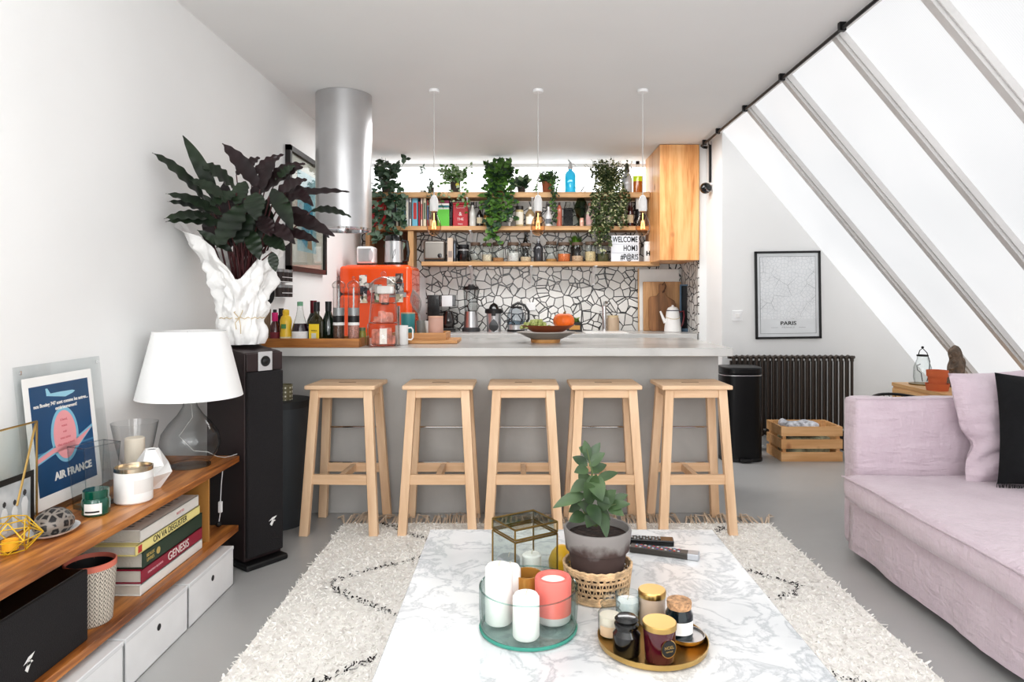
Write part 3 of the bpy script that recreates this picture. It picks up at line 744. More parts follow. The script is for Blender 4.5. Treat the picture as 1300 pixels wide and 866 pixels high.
t = thing('metal_dish', 'small gold lid with a silver inside lying on the right of the gold tray', 'lid', (.376, 1.548, zt+.0005))
MB().lathe([(0,0),(.034,0),(.041,.006),(.043,.014)], 40).build('outside', M_gold, t)
MB().lathe([(.043,.014),(.041,.014),(.038,.009),(0,.008)], 40).build('inside', M_steel, t)
t = thing('jar_candle', 'dark glass jar with a cork lid and white label standing on the small metal lid', 'candle', (.362, 1.552, zt+.009))
MB().lathe([(0,0),(.029,0),(.031,.005),(.031,.05),(.026,.06),(.026,.064),(0,.064)], 32).build('jar', mat('dark_teal_glass', (12, 26, 30), .12, coat=.4), t)
MB().lathe([(0,.063),(.027,.063),(.028,.075),(.027,.079),(0,.079)], 32).build('cork_lid', mat('cork', (186, 146, 110), .9, bmp=(150, .5), var=(120, .25)), t)
lab_arc(MB(), .0316, .012, .04, R(-130), R(-30)).build('paper_label', M_paper, t)

# ================================================================ SOFA
def sofa_fabric():
    m, nt, bs = newmat('pink_linen'); v = coords(nt)
    n = N(nt, 'ShaderNodeTexNoise'); n.inputs['Scale'].default_value = 7; n.inputs['Detail'].default_value = 6
    L(nt, v, n.inputs['Vector']); L(nt, ramp(nt, n.outputs['Fac'], [(.2, (198, 180, 189)), (.8, (212, 196, 204))]), bs.inputs['Base Color'])
    bs.inputs['Roughness'].default_value = .9; bs.inputs['Sheen Weight'].default_value = .3
    n2 = N(nt, 'ShaderNodeTexNoise'); n2.inputs['Scale'].default_value = 1; n2.inputs['Detail'].default_value = 5; n2.inputs['Distortion'].default_value = .4
    L(nt, coords(nt, (5, 9, 26)), n2.inputs['Vector'])
    n3 = N(nt, 'ShaderNodeTexNoise'); n3.inputs['Scale'].default_value = 1; n3.inputs['Detail'].default_value = 3
    L(nt, coords(nt, (40, 50, 12)), n3.inputs['Vector'])
    ad = N(nt, 'ShaderNodeMath', operation='MULTIPLY_ADD'); ad.inputs[1].default_value = .4; L(nt, n3.outputs['Fac'], ad.inputs[0]); L(nt, n2.outputs['Fac'], ad.inputs[2])
    bump(nt, bs, ad.outputs[0], .8, .02); return m
M_linen = sofa_fabric()
SX, SY = 1.5, .6
t = thing('sofa', 'pale pink linen covered sofa with a square arm and loose fitted skirt', 'sofa', (SX, SY, 0))
Yend = 3.27-SY
# skirt with gentle hem folds
mb = MB(); n = 90; path = []
Ys = Yend-.12
for i in range(n+1): path.append((0, Ys-.02-(Ys-.04)*i/n, -1, 0))
path = [(.3-.3*i/10, Ys, 0, 1) for i in range(10)]+[(0, Ys, -.7, .7)]+path[1:]
vs = []; rows = 8
for j in range(rows+1):
    z = .045+(.29-.045)*j/rows
    for (x, y, nx, ny) in path:
        f = (1-j/rows); w = .016*f*noise.noise(Vector((x*4, y*4, 1)))+.006*noise.noise(Vector((x*14, y*14, z*5)))+.004*f
        vs.append((x+nx*w+.022, y+ny*w, z+.008*noise.noise(Vector((x*3, y*3, 9)))*f))
W_ = len(path); fs = [(j*W_+i, (j+1)*W_+i, (j+1)*W_+i+1, j*W_+i+1) for j in range(rows) for i in range(W_-1)]
mb.add(vs, fs); mb.build('skirt', M_linen, t, ang=180)
MB().box(.04, 1.0, .04, Yend-.15, .1, .28).build('base', M_linen, t)
for x, y in ((.1, .1), (.9, .1), (.12, Yend-.2), (.9, Yend-.2)): MB().box(x-.025, x+.025, y-.025, y+.025, 0, .1).build('leg', M_blk, t)
mb = MB(); softbox(mb, -.025, 1.0, .06, Yend-.13, .272, .392, .03, 60, .006, 5, 2, bulge=.018); mb.build('seat_cushion', M_linen, t, ang=180)
mb = MB(); softbox(mb, .045, 1.16, Yend-.13, Yend, .045, .735, .025, 44, .007, 5, 3); mb.build('arm', M_linen, t, ang=180)
mb = MB(); softbox(mb, 1.0, 1.18, .04, Yend-.12, .2, .8, .04, 44, .006, 5, 4); mb.build('backrest', M_linen, t, ang=180)
mb = MB(); mb.tube([(-.022, y, .385+.003*math.sin(y*9)) for y in [Yend-.14-i*.1 for i in range(25)]], .004, 6); mb.tube([(.05, Yend-.12, .735), (.6, Yend-.125, .737), (1.1, Yend-.12, .735)], .003, 6); mb.build('piping', M_linen, t)

def pillow(name, label, m, loc, rot, w, h, th, seed, fold=None, fringe=None):
    n = 26; vs = []; fs = []
    for side in (1, -1):
        for j in range(n+1):
            for i in range(n+1):
                u, v_ = 2*i/n-1, 2*j/n-1
                d = max(0, (1-u**4))*max(0, (1-v_**4)); k = d**.5
                px_ = u*w/2*(1-.06*(1-abs(v_)**2)*abs(u)); pz_ = v_*h/2*(1-.06*(1-u*u)*abs(v_))
                y = side*th/2*k
                wv = noise.noise(Vector((u*2.4+seed, v_*2.4, side)))*.018*k+noise.noise(Vector((u*1.5+seed, v_*7, side*3)))*.012*k
                if fold:
                    s_ = math.exp(-((v_-fold-.35*u)/.07)**2)*k; y -= side*s_*.035
                    px_ += .05*math.exp(-((v_-fold)/.2)**2)*(1 if u < 0 else 0)*abs(u)
                vs.append((px_, y+side*wv, pz_))
    m1 = (n+1)*(n+1)
    for j in range(n):
        for i in range(n):
            a = j*(n+1)+i; fs.append((a, a+n+1, a+n+2, a+1)); fs.append((m1+a, m1+a+1, m1+a+n+2, m1+a+n+1))
    if fringe is None:
        o = MB().add(vs, fs).build(name, m, ang=180, loc=loc, rot=rot); o = tag(o, label, 'cushion')
    else:
        o = thing(name, label, 'cushion', loc); o.rotation_euler = rot
        MB().add(vs, fs).build('cover', m, o, ang=180)
        fb = MB()
        for i in range(120):
            x = -w/2+w*i/119; fb.tube([(x, 0, -h/2+.004), (x+random.gauss(0, .004), random.gauss(0, .004), -h/2-.022)], .0015, 3)
        fb.build('fringe', fringe, o)
    return o
pillow('throw_pillow', 'pale pink linen cushion leaning in the corner of the sofa', M_linen, (2.19, 3.045, .632), (R(-8), R(-4), R(3)), .5, .5, .13, 1.3, fold=-.28)
M_blkfab = mat('black_linen', (9, 10, 13), .95, bmp=(60, .4), var=(20, .3))
pillow('throw_pillow', 'black cushion with a short fringe in front of the pink one on the sofa', M_blkfab, (2.275, 2.87, .632), (R(-10), R(3), R(-12)), .49, .47, .12, 5.1, fringe=M_blkfab)

# ================================================================ BACK RIGHT: radiator, bin, crate, poster, chest
t = thing('column_radiator', 'dark bronze column radiator with many tubes under the map poster', 'radiator', (wx(926, 5.4), 5.36, .1))
M_rad = mat('bronze_metal', (74, 66, 60), .32, .6)
nsec = 22; Wd = wx(1082, 5.4)-wx(926, 5.4)
mb0 = None
for i in range(nsec):
    mb = MB(); x = Wd*(i+.5)/nsec
    for y in (0, .07): mb.tube([(x, y, .06), (x, y, .6)], .011, 10)
    for z in (.03, .63):
        mb.sphere((x, 0, z), .0165, 12); mb.sphere((x, .07, z), .0165, 12); mb.tube([(x, 0, z), (x, .07, z)], .014, 10)
        mb.tube([(x, 0, .6 if z > .5 else .06), (x, 0, z)], .015, 10)
    mb.build('section', M_rad, t)
mb = MB()
for z in (.03, .63): mb.tube([(-.015, .035, z), (Wd+.015, .035, z)], .012, 10)
mb.build('cross_tube', M_rad, t)
for x in (.08, Wd-.08): MB().box(x-.012, x+.012, -.012, .085, -.1, .03).build('foot', M_rad, t)
MB().tube([(-.05, .035, -.1), (-.05, .035, .03), (-.015, .035, .03)], .01, 8).build('valve_pipe', M_chrome, t)
# map poster
PXc, PZc = wx(999.5, 5.55), wz(374.5, 5.55); pw, ph = 83*5.55/867, 111*5.55/867
t = thing('framed_poster', 'black framed pale street map poster reading PARIS above the radiator', 'poster', (PXc, 5.55, PZc))
t.rotation_euler = (0, R(-.8), 0)
def frame4(mb, w, h, b, d, y0=0):
    mb.box(-w/2, w/2, y0-d, y0, h/2-b, h/2); mb.box(-w/2, w/2, y0-d, y0, -h/2, -h/2+b); mb.box(-w/2, -w/2+b, y0-d, y0, -h/2, h/2); mb.box(w/2-b, w/2, y0-d, y0, -h/2, h/2); return mb
frame4(MB(), pw, ph, .017, .025).build('frame', M_blk, t, bevel=.002)
m, nt, bs = newmat('street_map_print'); v = coords(nt, rot=(PI/2, 0, 0))
vo = N(nt, 'ShaderNodeTexVoronoi', voronoi_dimensions='2D', feature='DISTANCE_TO_EDGE'); vo.inputs['Scale'].default_value = 34; L(nt, v, vo.inputs['Vector'])
vo2 = N(nt, 'ShaderNodeTexVoronoi', voronoi_dimensions='2D', feature='DISTANCE_TO_EDGE'); vo2.inputs['Scale'].default_value = 9; L(nt, v, vo2.inputs['Vector'])
c1 = ramp(nt, vo.outputs['Distance'], [(.02, (214, 218, 221)), (.09, (234, 236, 238))]); c2 = ramp(nt, vo2.outputs['Distance'], [(.004, (140, 146, 150)), (.012, (250, 250, 250))])
nz = N(nt, 'ShaderNodeTexNoise'); nz.inputs['Scale'].default_value = 7; L(nt, v, nz.inputs['Vector'])
c3 = ramp(nt, nz.outputs['Fac'], [(.4, (0, 0, 0)), (.6, (255, 255, 255))])
mx = N(nt, 'ShaderNodeMix', data_type='RGBA', blend_type='MULTIPLY'); L(nt, c3, mx.inputs['Factor']); L(nt, c1, mx.inputs['A']); L(nt, c2, mx.inputs['B'])
L(nt, mx.outputs['Result'], bs.inputs['Base Color']); bs.inputs['Roughness'].default_value = .25
MB().box(-pw/2+.015, pw/2-.015, -.012, -.004, -ph/2+.015, ph/2-.015).build('paper', mat('pale_paper', (226, 229, 231), .4), t, smooth=False)
MB().box(-pw/2+.042, pw/2-.042, -.0135, -.012, -ph/2+.16, ph/2-.045).build('map_print', m, t, smooth=False)
frame4(MB(), pw-.08, ph-.085, .0022, .0015, -.0125).build('border_line', mat('grey_ink', (120, 122, 124), .7), t, smooth=False)
text('PARIS', .042, M_ink, t, (0, -.0135, -ph/2+.125), FACE_CAM, sx=1.25, bold=.0006)
text('FRANCE', .018, mat('pale_grey_ink', (186, 188, 190), .7), t, (0, -.0135, -ph/2+.092), FACE_CAM, sx=1.6)
MB().box(-.14, -.085, -.0135, -.0125, -ph/2+.091, -ph/2+.0925).box(.085, .14, -.0135, -.0125, -ph/2+.091, -ph/2+.0925).build('rule_line', mat('grey_ink', (120, 122, 124), .7), t, smooth=False)
# pedal bin
t = thing('pedal_bin', 'tall slim black pedal bin standing at the right end of the bar', 'bin', (wx(938.5, 5.1), 5.1, 0))
mb = MB(); poly = []
for k in range(24):
    a = k*2*PI/24; poly.append((.15*math.copysign(abs(math.cos(a))**.6, math.cos(a)), .13*math.copysign(abs(math.sin(a))**.6, math.sin(a))))
MB().prism(poly, .02, .63).build('body', M_blkm, t, bevel=.004)
MB().prism([(x*1.01, y*1.02) for x, y in poly], .638, .69).build('lid', M_blkm, t, bevel=.012, bseg=3)
MB().prism([(x*1.03, y*1.03) for x, y in poly], .0, .025).build('base', M_blk, t, bevel=.004)
MB().box(-.045, .045, -.17, -.12, .01, .03).build('pedal', M_blk, t, bevel=.005)
MB().prism([(x*1.012, y*1.022) for x, y in poly], .628, .634).build('steel_band', M_steel, t)
# crate
cx0, cx1, cy0, cy1 = 1.914, 2.364, 5.0, 5.3
t = thing('wooden_crate', 'slatted pine crate with folded things inside, standing before the radiator', 'crate', ((cx0+cx1)/2, (cy0+cy1)/2, 0))
w, d = (cx1-cx0)/2, (cy1-cy0)/2
for z in (0, .093, .186):
    for y in (-d, d-.014): MB().box(-w, w, y, y+.014, z, z+.068).build('slat', M_crate, t, bevel=.001)
    for x in (-w, w-.014): MB().box(x, x+.014, -d+.014, d-.014, z, z+.068).build('slat', M_crate, t, bevel=.001)
for x in (-w+.015, w-.04):
    for y in (-d+.015, d-.04): MB().box(x, x+.025, y, y+.025, 0, .254).build('corner_post', M_crate, t)
MB().box(-w+.014, w-.014, -d+.014, d-.014, .004, .014).build('bottom_board', M_crate, t)
mb = MB(); softbox(mb, -.13, .12, -.1, .08, .0, .1, .03, 20, .02, 9, 6)
tag(mb.build('folded_cloth', mat('striped_grey_cloth', (206, 208, 214), .9, var=(30, .3)), loc=(2.1, 5.15, .17), ang=180), 'crumpled pale grey cloth lying on top of the pine crate', 'cloth')
mb = MB(); softbox(mb, -.17, .17, -.09, .09, 0, .15, .02, 14, .008, 9, 8)
tag(mb.build('paper_bundle', mat('green_white_pack', (170, 176, 150), .8, var=(18, .5)), loc=(2.14, 5.15, .0145), ang=180), 'greenish bundle seen between the slats of the pine crate', 'bundle')
# chest
t = thing('low_chest', 'low pale oak chest under the sloping glazing behind the sofa', 'cabinet', (2.65, 4.0, 0))
M_oak = wood('pale_oak', (190, 148, 100), (222, 182, 134), 'y', .5, 4)
MB().box(0, .45, 0, .85, .04, .575).build('carcass', M_oak, t, bevel=.002)
MB().box(-.008, .46, -.005, .855, .575, .6).build('top_board', M_oak, t, bevel=.003)
for i in range(2): MB().box(-.012, .0, .01+i*.42, .42+i*.42, .06, .56).build('door', M_oak, t, bevel=.002)
MB().box(.02, .43, .02, .83, 0, .04).build('plinth', M_blk, t)
t = thing('glass_lantern', 'small round glass lantern with a dark wire handle and brass base on the oak chest', 'lantern', (wx(1168, 4.75), 4.72, .6005))
MB().lathe([(0,0),(.085,0),(.085,.008),(0,.01)], 28).build('base', M_brass, t)
MB().lathe([(.05,.01),(.058,.05),(.055,.12),(.035,.175),(.033,.2)], 28).build('glass', M_glass2, t)
MB().lathe([(.037,.195),(.037,.205),(.032,.205)], 24).build('collar', M_blkm, t)
mb = MB(); mb.tube([(-.03,0,.2),(-.02,0,.235),(.0,0,.25),(.03,0,.22),(.05,0,.16),(.045,0,.08),(.03,0,.02)], .003, 6); mb.tube([(0,0,.02),(-.01,0,.08),(-.035,0,.1),(-.04,0,.13),(-.015,0,.14)], .0025, 6); mb.build('wire_handle', M_blkm, t)
mb = MB(); mb.sphere((0,0,.256), .009, 10); mb.build('finial', M_blkm, t)
t = thing('flower_pot', 'terracotta flower pot standing in a saucer on the oak chest behind the sofa', 'pot', (wx(1190, 4.42), 4.42, .6005))
MB().lathe([(0,0),(.062,0),(.07,.045),(.066,.045),(.058,.006),(0,.006)], 32).build('saucer', M_terra, t)
MB().lathe([(0,.007),(.045,.007),(.056,.09),(.062,.09),(.064,.13),(.058,.13),(.052,.09),(.05,.05),(0,.05)], 32).build('pot', M_terra, t)
# stone bust
t_ = []
mb = MB()
prof = [((0,0,0),.058),((0,0,.04),.056),((0,0,.08),.044),((0,0,.115),.05),((.004,0,.15),.054),((.0,0,.172),.04),((-.003,0,.188),.034),((-.006,0,.208),.038),((-.008,0,.235),.042),((-.006,0,.258),.03),((-.004,0,.27),.01)]
vs=[];fs=[];seg=20
for j,(c,r_) in enumerate(prof):
    for k in range(seg):
        a=2*PI*k/seg; q=r_*(1+.22*noise.noise(Vector((math.cos(a)*1.6,math.sin(a)*1.6,c[2]*22)))); vs.append((c[0]+q*math.cos(a)*1.05,c[1]+q*math.sin(a)*.85,c[2]))
for j in range(len(prof)-1):
    for k in range(seg): fs.append((j*seg+k,j*seg+(k+1)%seg,(j+1)*seg+(k+1)%seg,(j+1)*seg+k))
fs.append(tuple((len(prof)-1)*seg+k for k in range(seg)))
mb.add(vs,fs)
mb.sphere((-.042,-.012,.205),.012,10); mb.sphere((-.03,-.03,.175),.014,10); mb.tube([(.04,0,.2),(.055,0,.16),(.045,0,.12),(.05,0,.06)],[.018,.02,.016,.014],8)
mb.tube([(-.05,-.02,.12),(-.01,-.045,.09),(.03,-.03,.08)],[.016,.02,.016],8); mb.sphere((-.015,-.035,.225),.01,8); mb.tube([(-.03,-.01,.25),(.0,.01,.272),(.03,.02,.25),(.042,.015,.2),(.045,.01,.16)],[.012,.02,.022,.02,.016],8); mb.tube([(-.045,-.01,.15),(-.06,-.03,.11),(-.03,-.045,.13),(.0,-.04,.15)],[.016,.015,.013,.012],8)
o = mb.build('stone_figurine', mat('brown_grey_stone', (104, 90, 78), .85, bmp=(60,.6), var=(30,.3)), loc=(wx(1213, 4.6), 4.6, .6005), sub=1); tag(o, 'weathered brown stone carved figure behind the terracotta pot on the oak chest', 'figurine')
# round black wire chair behind the sofa
t = thing('wire_chair', 'round black cord chair whose rim shows above the sofa arm', 'chair', (2.36, 4.05, 0))
ring = []; Mt = Matrix.Translation((0, 0, .475)) @ Matrix.Rotation(R(22), 4, 'X')
for k in range(40): a = 2*PI*k/40; ring.append(Mt @ Vector((.24*math.cos(a), .34*math.sin(a), .02*math.cos(2*a))))
MB().tube(ring, .009, 8, closed=True).build('rim', M_blkm, t)
hub = Mt @ Vector((0, -.08, -.2)); sm = []
mb = MB()
for k in range(20): a = 2*PI*k/20; sm.append(Mt @ Vector((.13*math.cos(a), .12*math.sin(a)-.06, -.16)))
for k in range(40): mb.tube([ring[k], sm[(k//2) % 20]], .0035, 4)
mb.tube(sm, .006, 6, closed=True)
for k in range(20): mb.tube([sm[k], hub], .0035, 4)
mb.build('cords', M_blk, t)
for sx, sy in ((-1,-1),(1,-1),(-1,1),(1,1)): MB().tube([(sx*.1, sy*.08-.05, .28), (sx*.24, sy*.22, .0)], .009, 8).build('leg', M_blkm, t)
# ================================================================ CONSOLE (left)
KX0, KX1, KY0, KY1 = -1.55, -1.225, .7, 2.985
ZC, ZL = .51, .21
t = thing('media_console', 'long oiled wooden two tier console along the left white wall', 'console', (KX0, KY0, 0))
Ln = KY1-KY0; D_ = KX1-KX0
MB().box(0, D_, 0, Ln, ZC-.026, ZC).build('top_shelf', M_console, t, bevel=.002)
MB().box(0, D_, 0, Ln-.01, ZL-.026, ZL).build('lower_shelf', M_console, t, bevel=.002)
MB().box(.0, .012, 0, Ln, ZL, ZC-.026).build('back_panel', mat('dark_back_panel', (26, 22, 22), .7), t)
for y in (.02, 1.0): MB().box(.03, .06, y, y+.03, 0, ZC-.026).build('upright', M_blkm, t)
MB().box(.03, .06, Ln-.05, Ln-.02, 0, ZC-.026).build('upright', M_blkm, t)
# book support board
tag(MB().box(-1.54, -1.262, 2.765, 2.778, ZL+.0005, .468).build('book_end', mat('honey_board', (186, 134, 70), .45), None), 'upright honey coloured wooden board at the far end of the lying books', 'bookend')
# storage boxes
def kbox(label, y0, y1):
    t = thing('storage_box', label, 'storage box', (-1.2, (y0+y1)/2, 0), 0, 'white storage boxes under the console')
    w = (y1-y0)/2; h = .158
    mb = MB(); mb.box(-.3, 0, -w, w, 0, .006)
    mb.box(-.006, 0, -w, w, .0, h).box(-.3, -.294, -w, w, 0, h).box(-.3, 0, -w, -w+.005, 0, h).box(-.3, 0, w-.005, w, 0, h)
    mb.build('body', M_whtm, t, bevel=.002)
    MB().box(-.302, .002, -w-.001, w+.001, h-.012, h+.004).build('lid', mat('white_plastic_lid', (228, 229, 230), .4), t, bevel=.003)
    mb = MB(); mb.cyl((0, 0, 0), .011, .001, 20, M=Matrix.Translation((.0005, .0, .105)) @ Matrix.Rotation(R(90), 4, 'Y')); mb.build('finger_hole', M_blk, t)
bx = [(2.475, 2.86, 'white storage box with a finger hole, farthest along under the console'), (2.075, 2.465, 'white storage box second from the far end under the console'),
      (1.675, 2.065, 'white storage box third from the far end under the console'), (1.275, 1.665, 'nearest white storage box under the console at the photo bottom edge')]
for y0, y1, lb in bx: kbox(lb, y0, y1)

# centre speaker on lower shelf
M_spk = mat('speaker_cloth', (24, 21, 23), .9, bmp=(300, .3), var=(200, .2))
M_spkw = mat('dark_wenge_veneer', (44, 30, 30), .4)
t = thing('centre_speaker', 'wide black centre speaker lying on the lower shelf of the console', 'speaker', (-1.25, 1.7, ZL+.0005))
MB().box(-.27, -.012, -.32, .277, 0, .205).build('cabinet', mat('black_cabinet', (14, 11, 12), .3), t, bevel=.003)
MB().box(-.012, 0, -.32, .277, 0, .205).build('grille', M_spk, t, bevel=.004)
mb = MB()
mb.add([(0, -.018, .022), (0, .012, .028), (0, .024, .04), (0, .0, .036)], [(0,1,2,3)]).add([(0, -.012, .008), (0, -.002, -.002), (0, .01, .018), (0, .004, .03)], [(0,1,2,3)]).add([(0, -.004, .014), (0, .018, .018), (0, .012, .024), (0, -.004, .022)], [(0,1,2,3)])
mb.build('maker_mark', M_wht, t, loc=(.0012, .035, .04), smooth=False)
MB().box(-.2, -.197, -.2, .08, .2052, .2058).build('seam', M_steel, t)
# woven pot
t = thing('plant_pot', 'grey herringbone patterned pot with a pink rim on the lower console shelf', 'pot', (-1.312, 2.085, ZL+.0005))
m, nt, bs = newmat('herringbone_ceramic'); v = coords(nt)
s = N(nt, 'ShaderNodeSeparateXYZ'); L(nt, v, s.inputs[0]); at_ = N(nt, 'ShaderNodeMath', operation='ARCTAN2'); L(nt, s.outputs['X'], at_.inputs[0]); L(nt, s.outputs['Y'], at_.inputs[1])
def mth(op, a, b=None, nt=nt):
    n = N(nt, 'ShaderNodeMath', operation=op)
    for i, q in enumerate((a, b)):
        if q is None: continue
        if isinstance(q, (int, float)): n.inputs[i].default_value = q
        else: L(nt, q, n.inputs[i])
    return n.outputs[0]
u = mth('MULTIPLY', at_.outputs[0], 5.0); tri = mth('PINGPONG', u, .5); zz = mth('MULTIPLY', s.outputs['Z'], 80)
w = mth('FRACT', mth('ADD', mth('MULTIPLY', tri, 2.2), zz)); ed = mth('LESS_THAN', mth('PINGPONG', u, .5), .03)
w2 = mth('MAXIMUM', mth('LESS_THAN', w, .28), ed)
L(nt, ramp(nt, w2, [(.2, (206, 196, 182)), (.8, (70, 62, 58))]), bs.inputs['Base Color']); bs.inputs['Roughness'].default_value = .8
MB().lathe([(0,0),(.055,0),(.06,.005),(.071,.17),(.071,.178),(0,.02)][:-1], 40).build('body', m, t)
MB().lathe([(.0714,.17),(.0718,.186),(.068,.188),(.066,.18),(.055,.02),(0,.018)], 40).build('rim', mat('salmon_rim', (214, 120, 100), .6), t)
MB().lathe([(.0655,.175),(.054,.025),(0,.02)], 32).build('inside', M_blk, t)
tag(MB().box(-.06, .06, -.05, .05, 0, .1).build('network_box', mat('grey_plastic', (120, 124, 126), .5), loc=(-1.44, 2.1, ZL+.0005), bevel=.008), 'small grey device in the shade behind the patterned pot', 'device')

# lying books: spine faces +X
def lay_book(label, z, th, y0, y1, cov, depth, title=None, tcol=None, pages=(214, 208, 198), tsz=.03, extra=None, xf=-1.256):
    t = thing('book', label, 'book', (xf, (y0+y1)/2, z), 0, 'books lying on the lower console shelf')
    w = (y1-y0)/2; mc = mat('cover_%d_%d_%d' % cov, cov, .4)
    MB().box(-.004, 0, -w, w, 0, th).box(-depth, 0, -w, w, 0, .004).box(-depth, 0, -w, w, th-.004, th).build('cover', mc, t, bevel=.0012)
    MB().box(-depth+.006, -.004, -w+.005, w-.005, .004, th-.004).build('pages', mat('pages_%d' % pages[0], pages, .9, bmp=(200, .2)), t)
    if title: text(title[0], tsz, tcol, t, (.0006, title[1], th/2), FACE_X, sx=title[2] if len(title) > 2 else 1)
    if extra: extra(t, w, th)
    return t
Mgold = mat('gold_print', (204, 176, 100), .4)
z = ZL+.0005
lay_book('thick white book with a plain spine at the bottom of the lying stack', z, .038, 2.262, 2.70, (236, 234, 230), .25); z += .0385
lay_book('crimson book titled GENESIS in the lying stack', z, .046, 2.268, 2.70, (150, 22, 54), .25, ('GENESIS', .03, 1.0), mat('white_print', (240, 236, 230), .5), tsz=.042,
         extra=lambda t, w, th: text('SEBASTIAO SALGADO', .010, mat('pale_rose_print', (226, 180, 186), .5), t, (.0006, -.13, th/2), FACE_X)); z += .0465
def ex(t, w, th):
    text('BEAUX\nLIVRES', .016, Mgold, t, (.0006, -.165, th/2), FACE_X); o = MB().lathe([(0,0),(.012,0),(.012,.0008),(0,.0008)], 16, M=Matrix.Translation((.0002, -.115, th/2)) @ Matrix.Rotation(R(90), 4, 'Y')).build('emblem', Mgold, t)
lay_book('thick dark green book with gold print in the lying stack', z, .056, 2.275, 2.70, (34, 58, 42), .24, extra=ex); z += .0565
def ey(t, w, th): MB().box(0, .0007, -w+.012, -w+.034, .006, th-.006).build('red_mark', mat('red_print', (196, 60, 50), .6), t)
lay_book('pale yellow cookbook reading ON VA DEGUSTER in the lying stack', z, .035, 2.235, 2.68, (240, 226, 150), .24, ('ON VA DEGUSTER', .0, .95), M_ink, tsz=.03, extra=ey); z += .0355
def ez(t, w, th):
    mb = MB(); random.seed(2)
    for i in range(14): mb.box(-.22+random.random()*.16, -.04-random.random()*.02, -.2+i*.026, -.2+i*.026+.012, th, th+.0006)
    mb.build('cover_print', mat('grey_cover_print', (150, 148, 146), .6), t)
    text('RECETTES', .012, mat('pink_print', (206, 130, 130), .6), t, (.0006, .06, th/2), FACE_X)
lay_book('off white book on top of the lying stack', z, .042, 2.262, 2.67, (226, 222, 216), .22, extra=ez)

# ---- things on the console top
ztp = ZC+.0005
# table lamp
t = thing('table_lamp', 'table lamp with a teardrop clear glass base and white drum shade on the console', 'lamp', (-1.352, 2.8, ztp))
M_lg = glass('lamp_glass', (248, 249, 249), (150, 153, 155), 1.3)
MB().lathe([(.078,0),(.079,.008),(.07,.014),(.085,.03),(.108,.06),(.116,.095),(.108,.135),(.082,.175),(.05,.21),(.028,.245),(.022,.29)], 48).build('glass_base', M_lg, t)
MB().lathe([(0,.002),(.078,.0),(.078,.003),(0,.004)], 40).build('foot', M_lg, t)
MB().lathe([(.02,.285),(.024,.29),(.024,.31),(.016,.34),(0,.34)], 24).build('socket', M_chrome, t)
m, nt, bs = newmat('white_lampshade'); bs.inputs['Base Color'].default_value = (*s2l((240,240,239)), 1); bs.inputs['Roughness'].default_value = .9; bs.inputs['Subsurface Weight'].default_value = 0
w_ = N(nt, 'ShaderNodeTexNoise'); w_.inputs['Scale'].default_value = 220; L(nt, coords(nt, (1,1,.1)), w_.inputs['Vector']); bump(nt, bs, w_.outputs['Fac'], .1)
MB().lathe([(.203,.285),(.139,.553),(.137,.553),(.201,.285)], 64).build('lamp_shade', m, t)
mb = MB()
for k in range(3): a = k*2*PI/3; mb.tube([(.0,0,.335),(.138*math.cos(a),.138*math.sin(a),.545)], .0015, 5)
mb.build('shade_wires', M_steel, t)
MB().tube([(0,0,.3),(.01,.0,.2),(-.05,.01,.12),(.0,.03,.055),(.06,.03,.05),(.075,.08,.02),(.085,.13,.004),(.1,.17,.002),(.115,.188,.006)], .0018, 6).build('cord', mat('grey_cord', (196, 196, 194), .5), t)
# hurricane glass with candle
t = thing('hurricane_vase', 'flared clear glass candle holder between the lamp and the white faceted vase', 'candle holder', (-1.438, 2.55, ztp))
MB().lathe([(.05,0),(.052,.006),(.022,.02),(.018,.035),(.035,.06),(.052,.09),(.066,.15),(.08,.225)], 40).build('glass', M_lg, t)
MB().lathe([(0,.062),(.034,.062),(.034,.165),(.03,.168),(0,.166)], 28).build('candle', mat('ivory_wax', (240, 228, 210), .5), t)
# faceted white vase
t = MB(); vs = []; hx = []
for (r_, z_, off) in [(.032, 0, 0), (.068, .055, .3), (.06, .085, .9), (.024, .142, .6)]:
    for k in range(5): a = k*2*PI/5+off; vs.append((r_*math.cos(a), r_*math.sin(a), z_))
fs = [(4,3,2,1,0)]
for j in range(3):
    for k in range(5):
        a, b = j*5+k, j*5+(k+1) % 5; c_, d_ = (j+1)*5+(k+1) % 5, (j+1)*5+k; fs += [(a, b, c_), (a, c_, d_)]
b_ = len(vs); vs += [(.018*math.cos(k*2*PI/5+.6), .018*math.sin(k*2*PI/5+.6), .138) for k in range(5)]
fs += [(15+k, 15+(k+1) % 5, b_+(k+1) % 5, b_+k) for k in range(5)]
th = thing('faceted_vase', 'white faceted geometric vase beside the white candle jar on the console', 'vase', (-1.335, 2.475, ztp))
t.add(vs, fs); t.build('body', M_wht, th, smooth=False)
MB().lathe([(0,.137),(.018,.1375)], 5).build('opening', M_blk, th)
# white candle jar
t = thing('candle_jar', 'white ceramic candle jar with a silver lid rim on the console', 'candle', (-1.312, 2.32, ztp))
MB().lathe([(0,0),(.054,0),(.059,.005),(.059,.105),(0,.105)], 40).build('jar', M_wht, t)
MB().lathe([(.0595,.105),(.0595,.118),(.056,.118),(.055,.11),(0,.11)], 40).build('rim', mat('champagne_metal', (206, 190, 166), .2, 1), t)
lab_arc(MB(), .0594, .035, .08, R(-60), R(10)).build('embossed_label', mat('white_emboss', (222, 218, 214), .5), t)
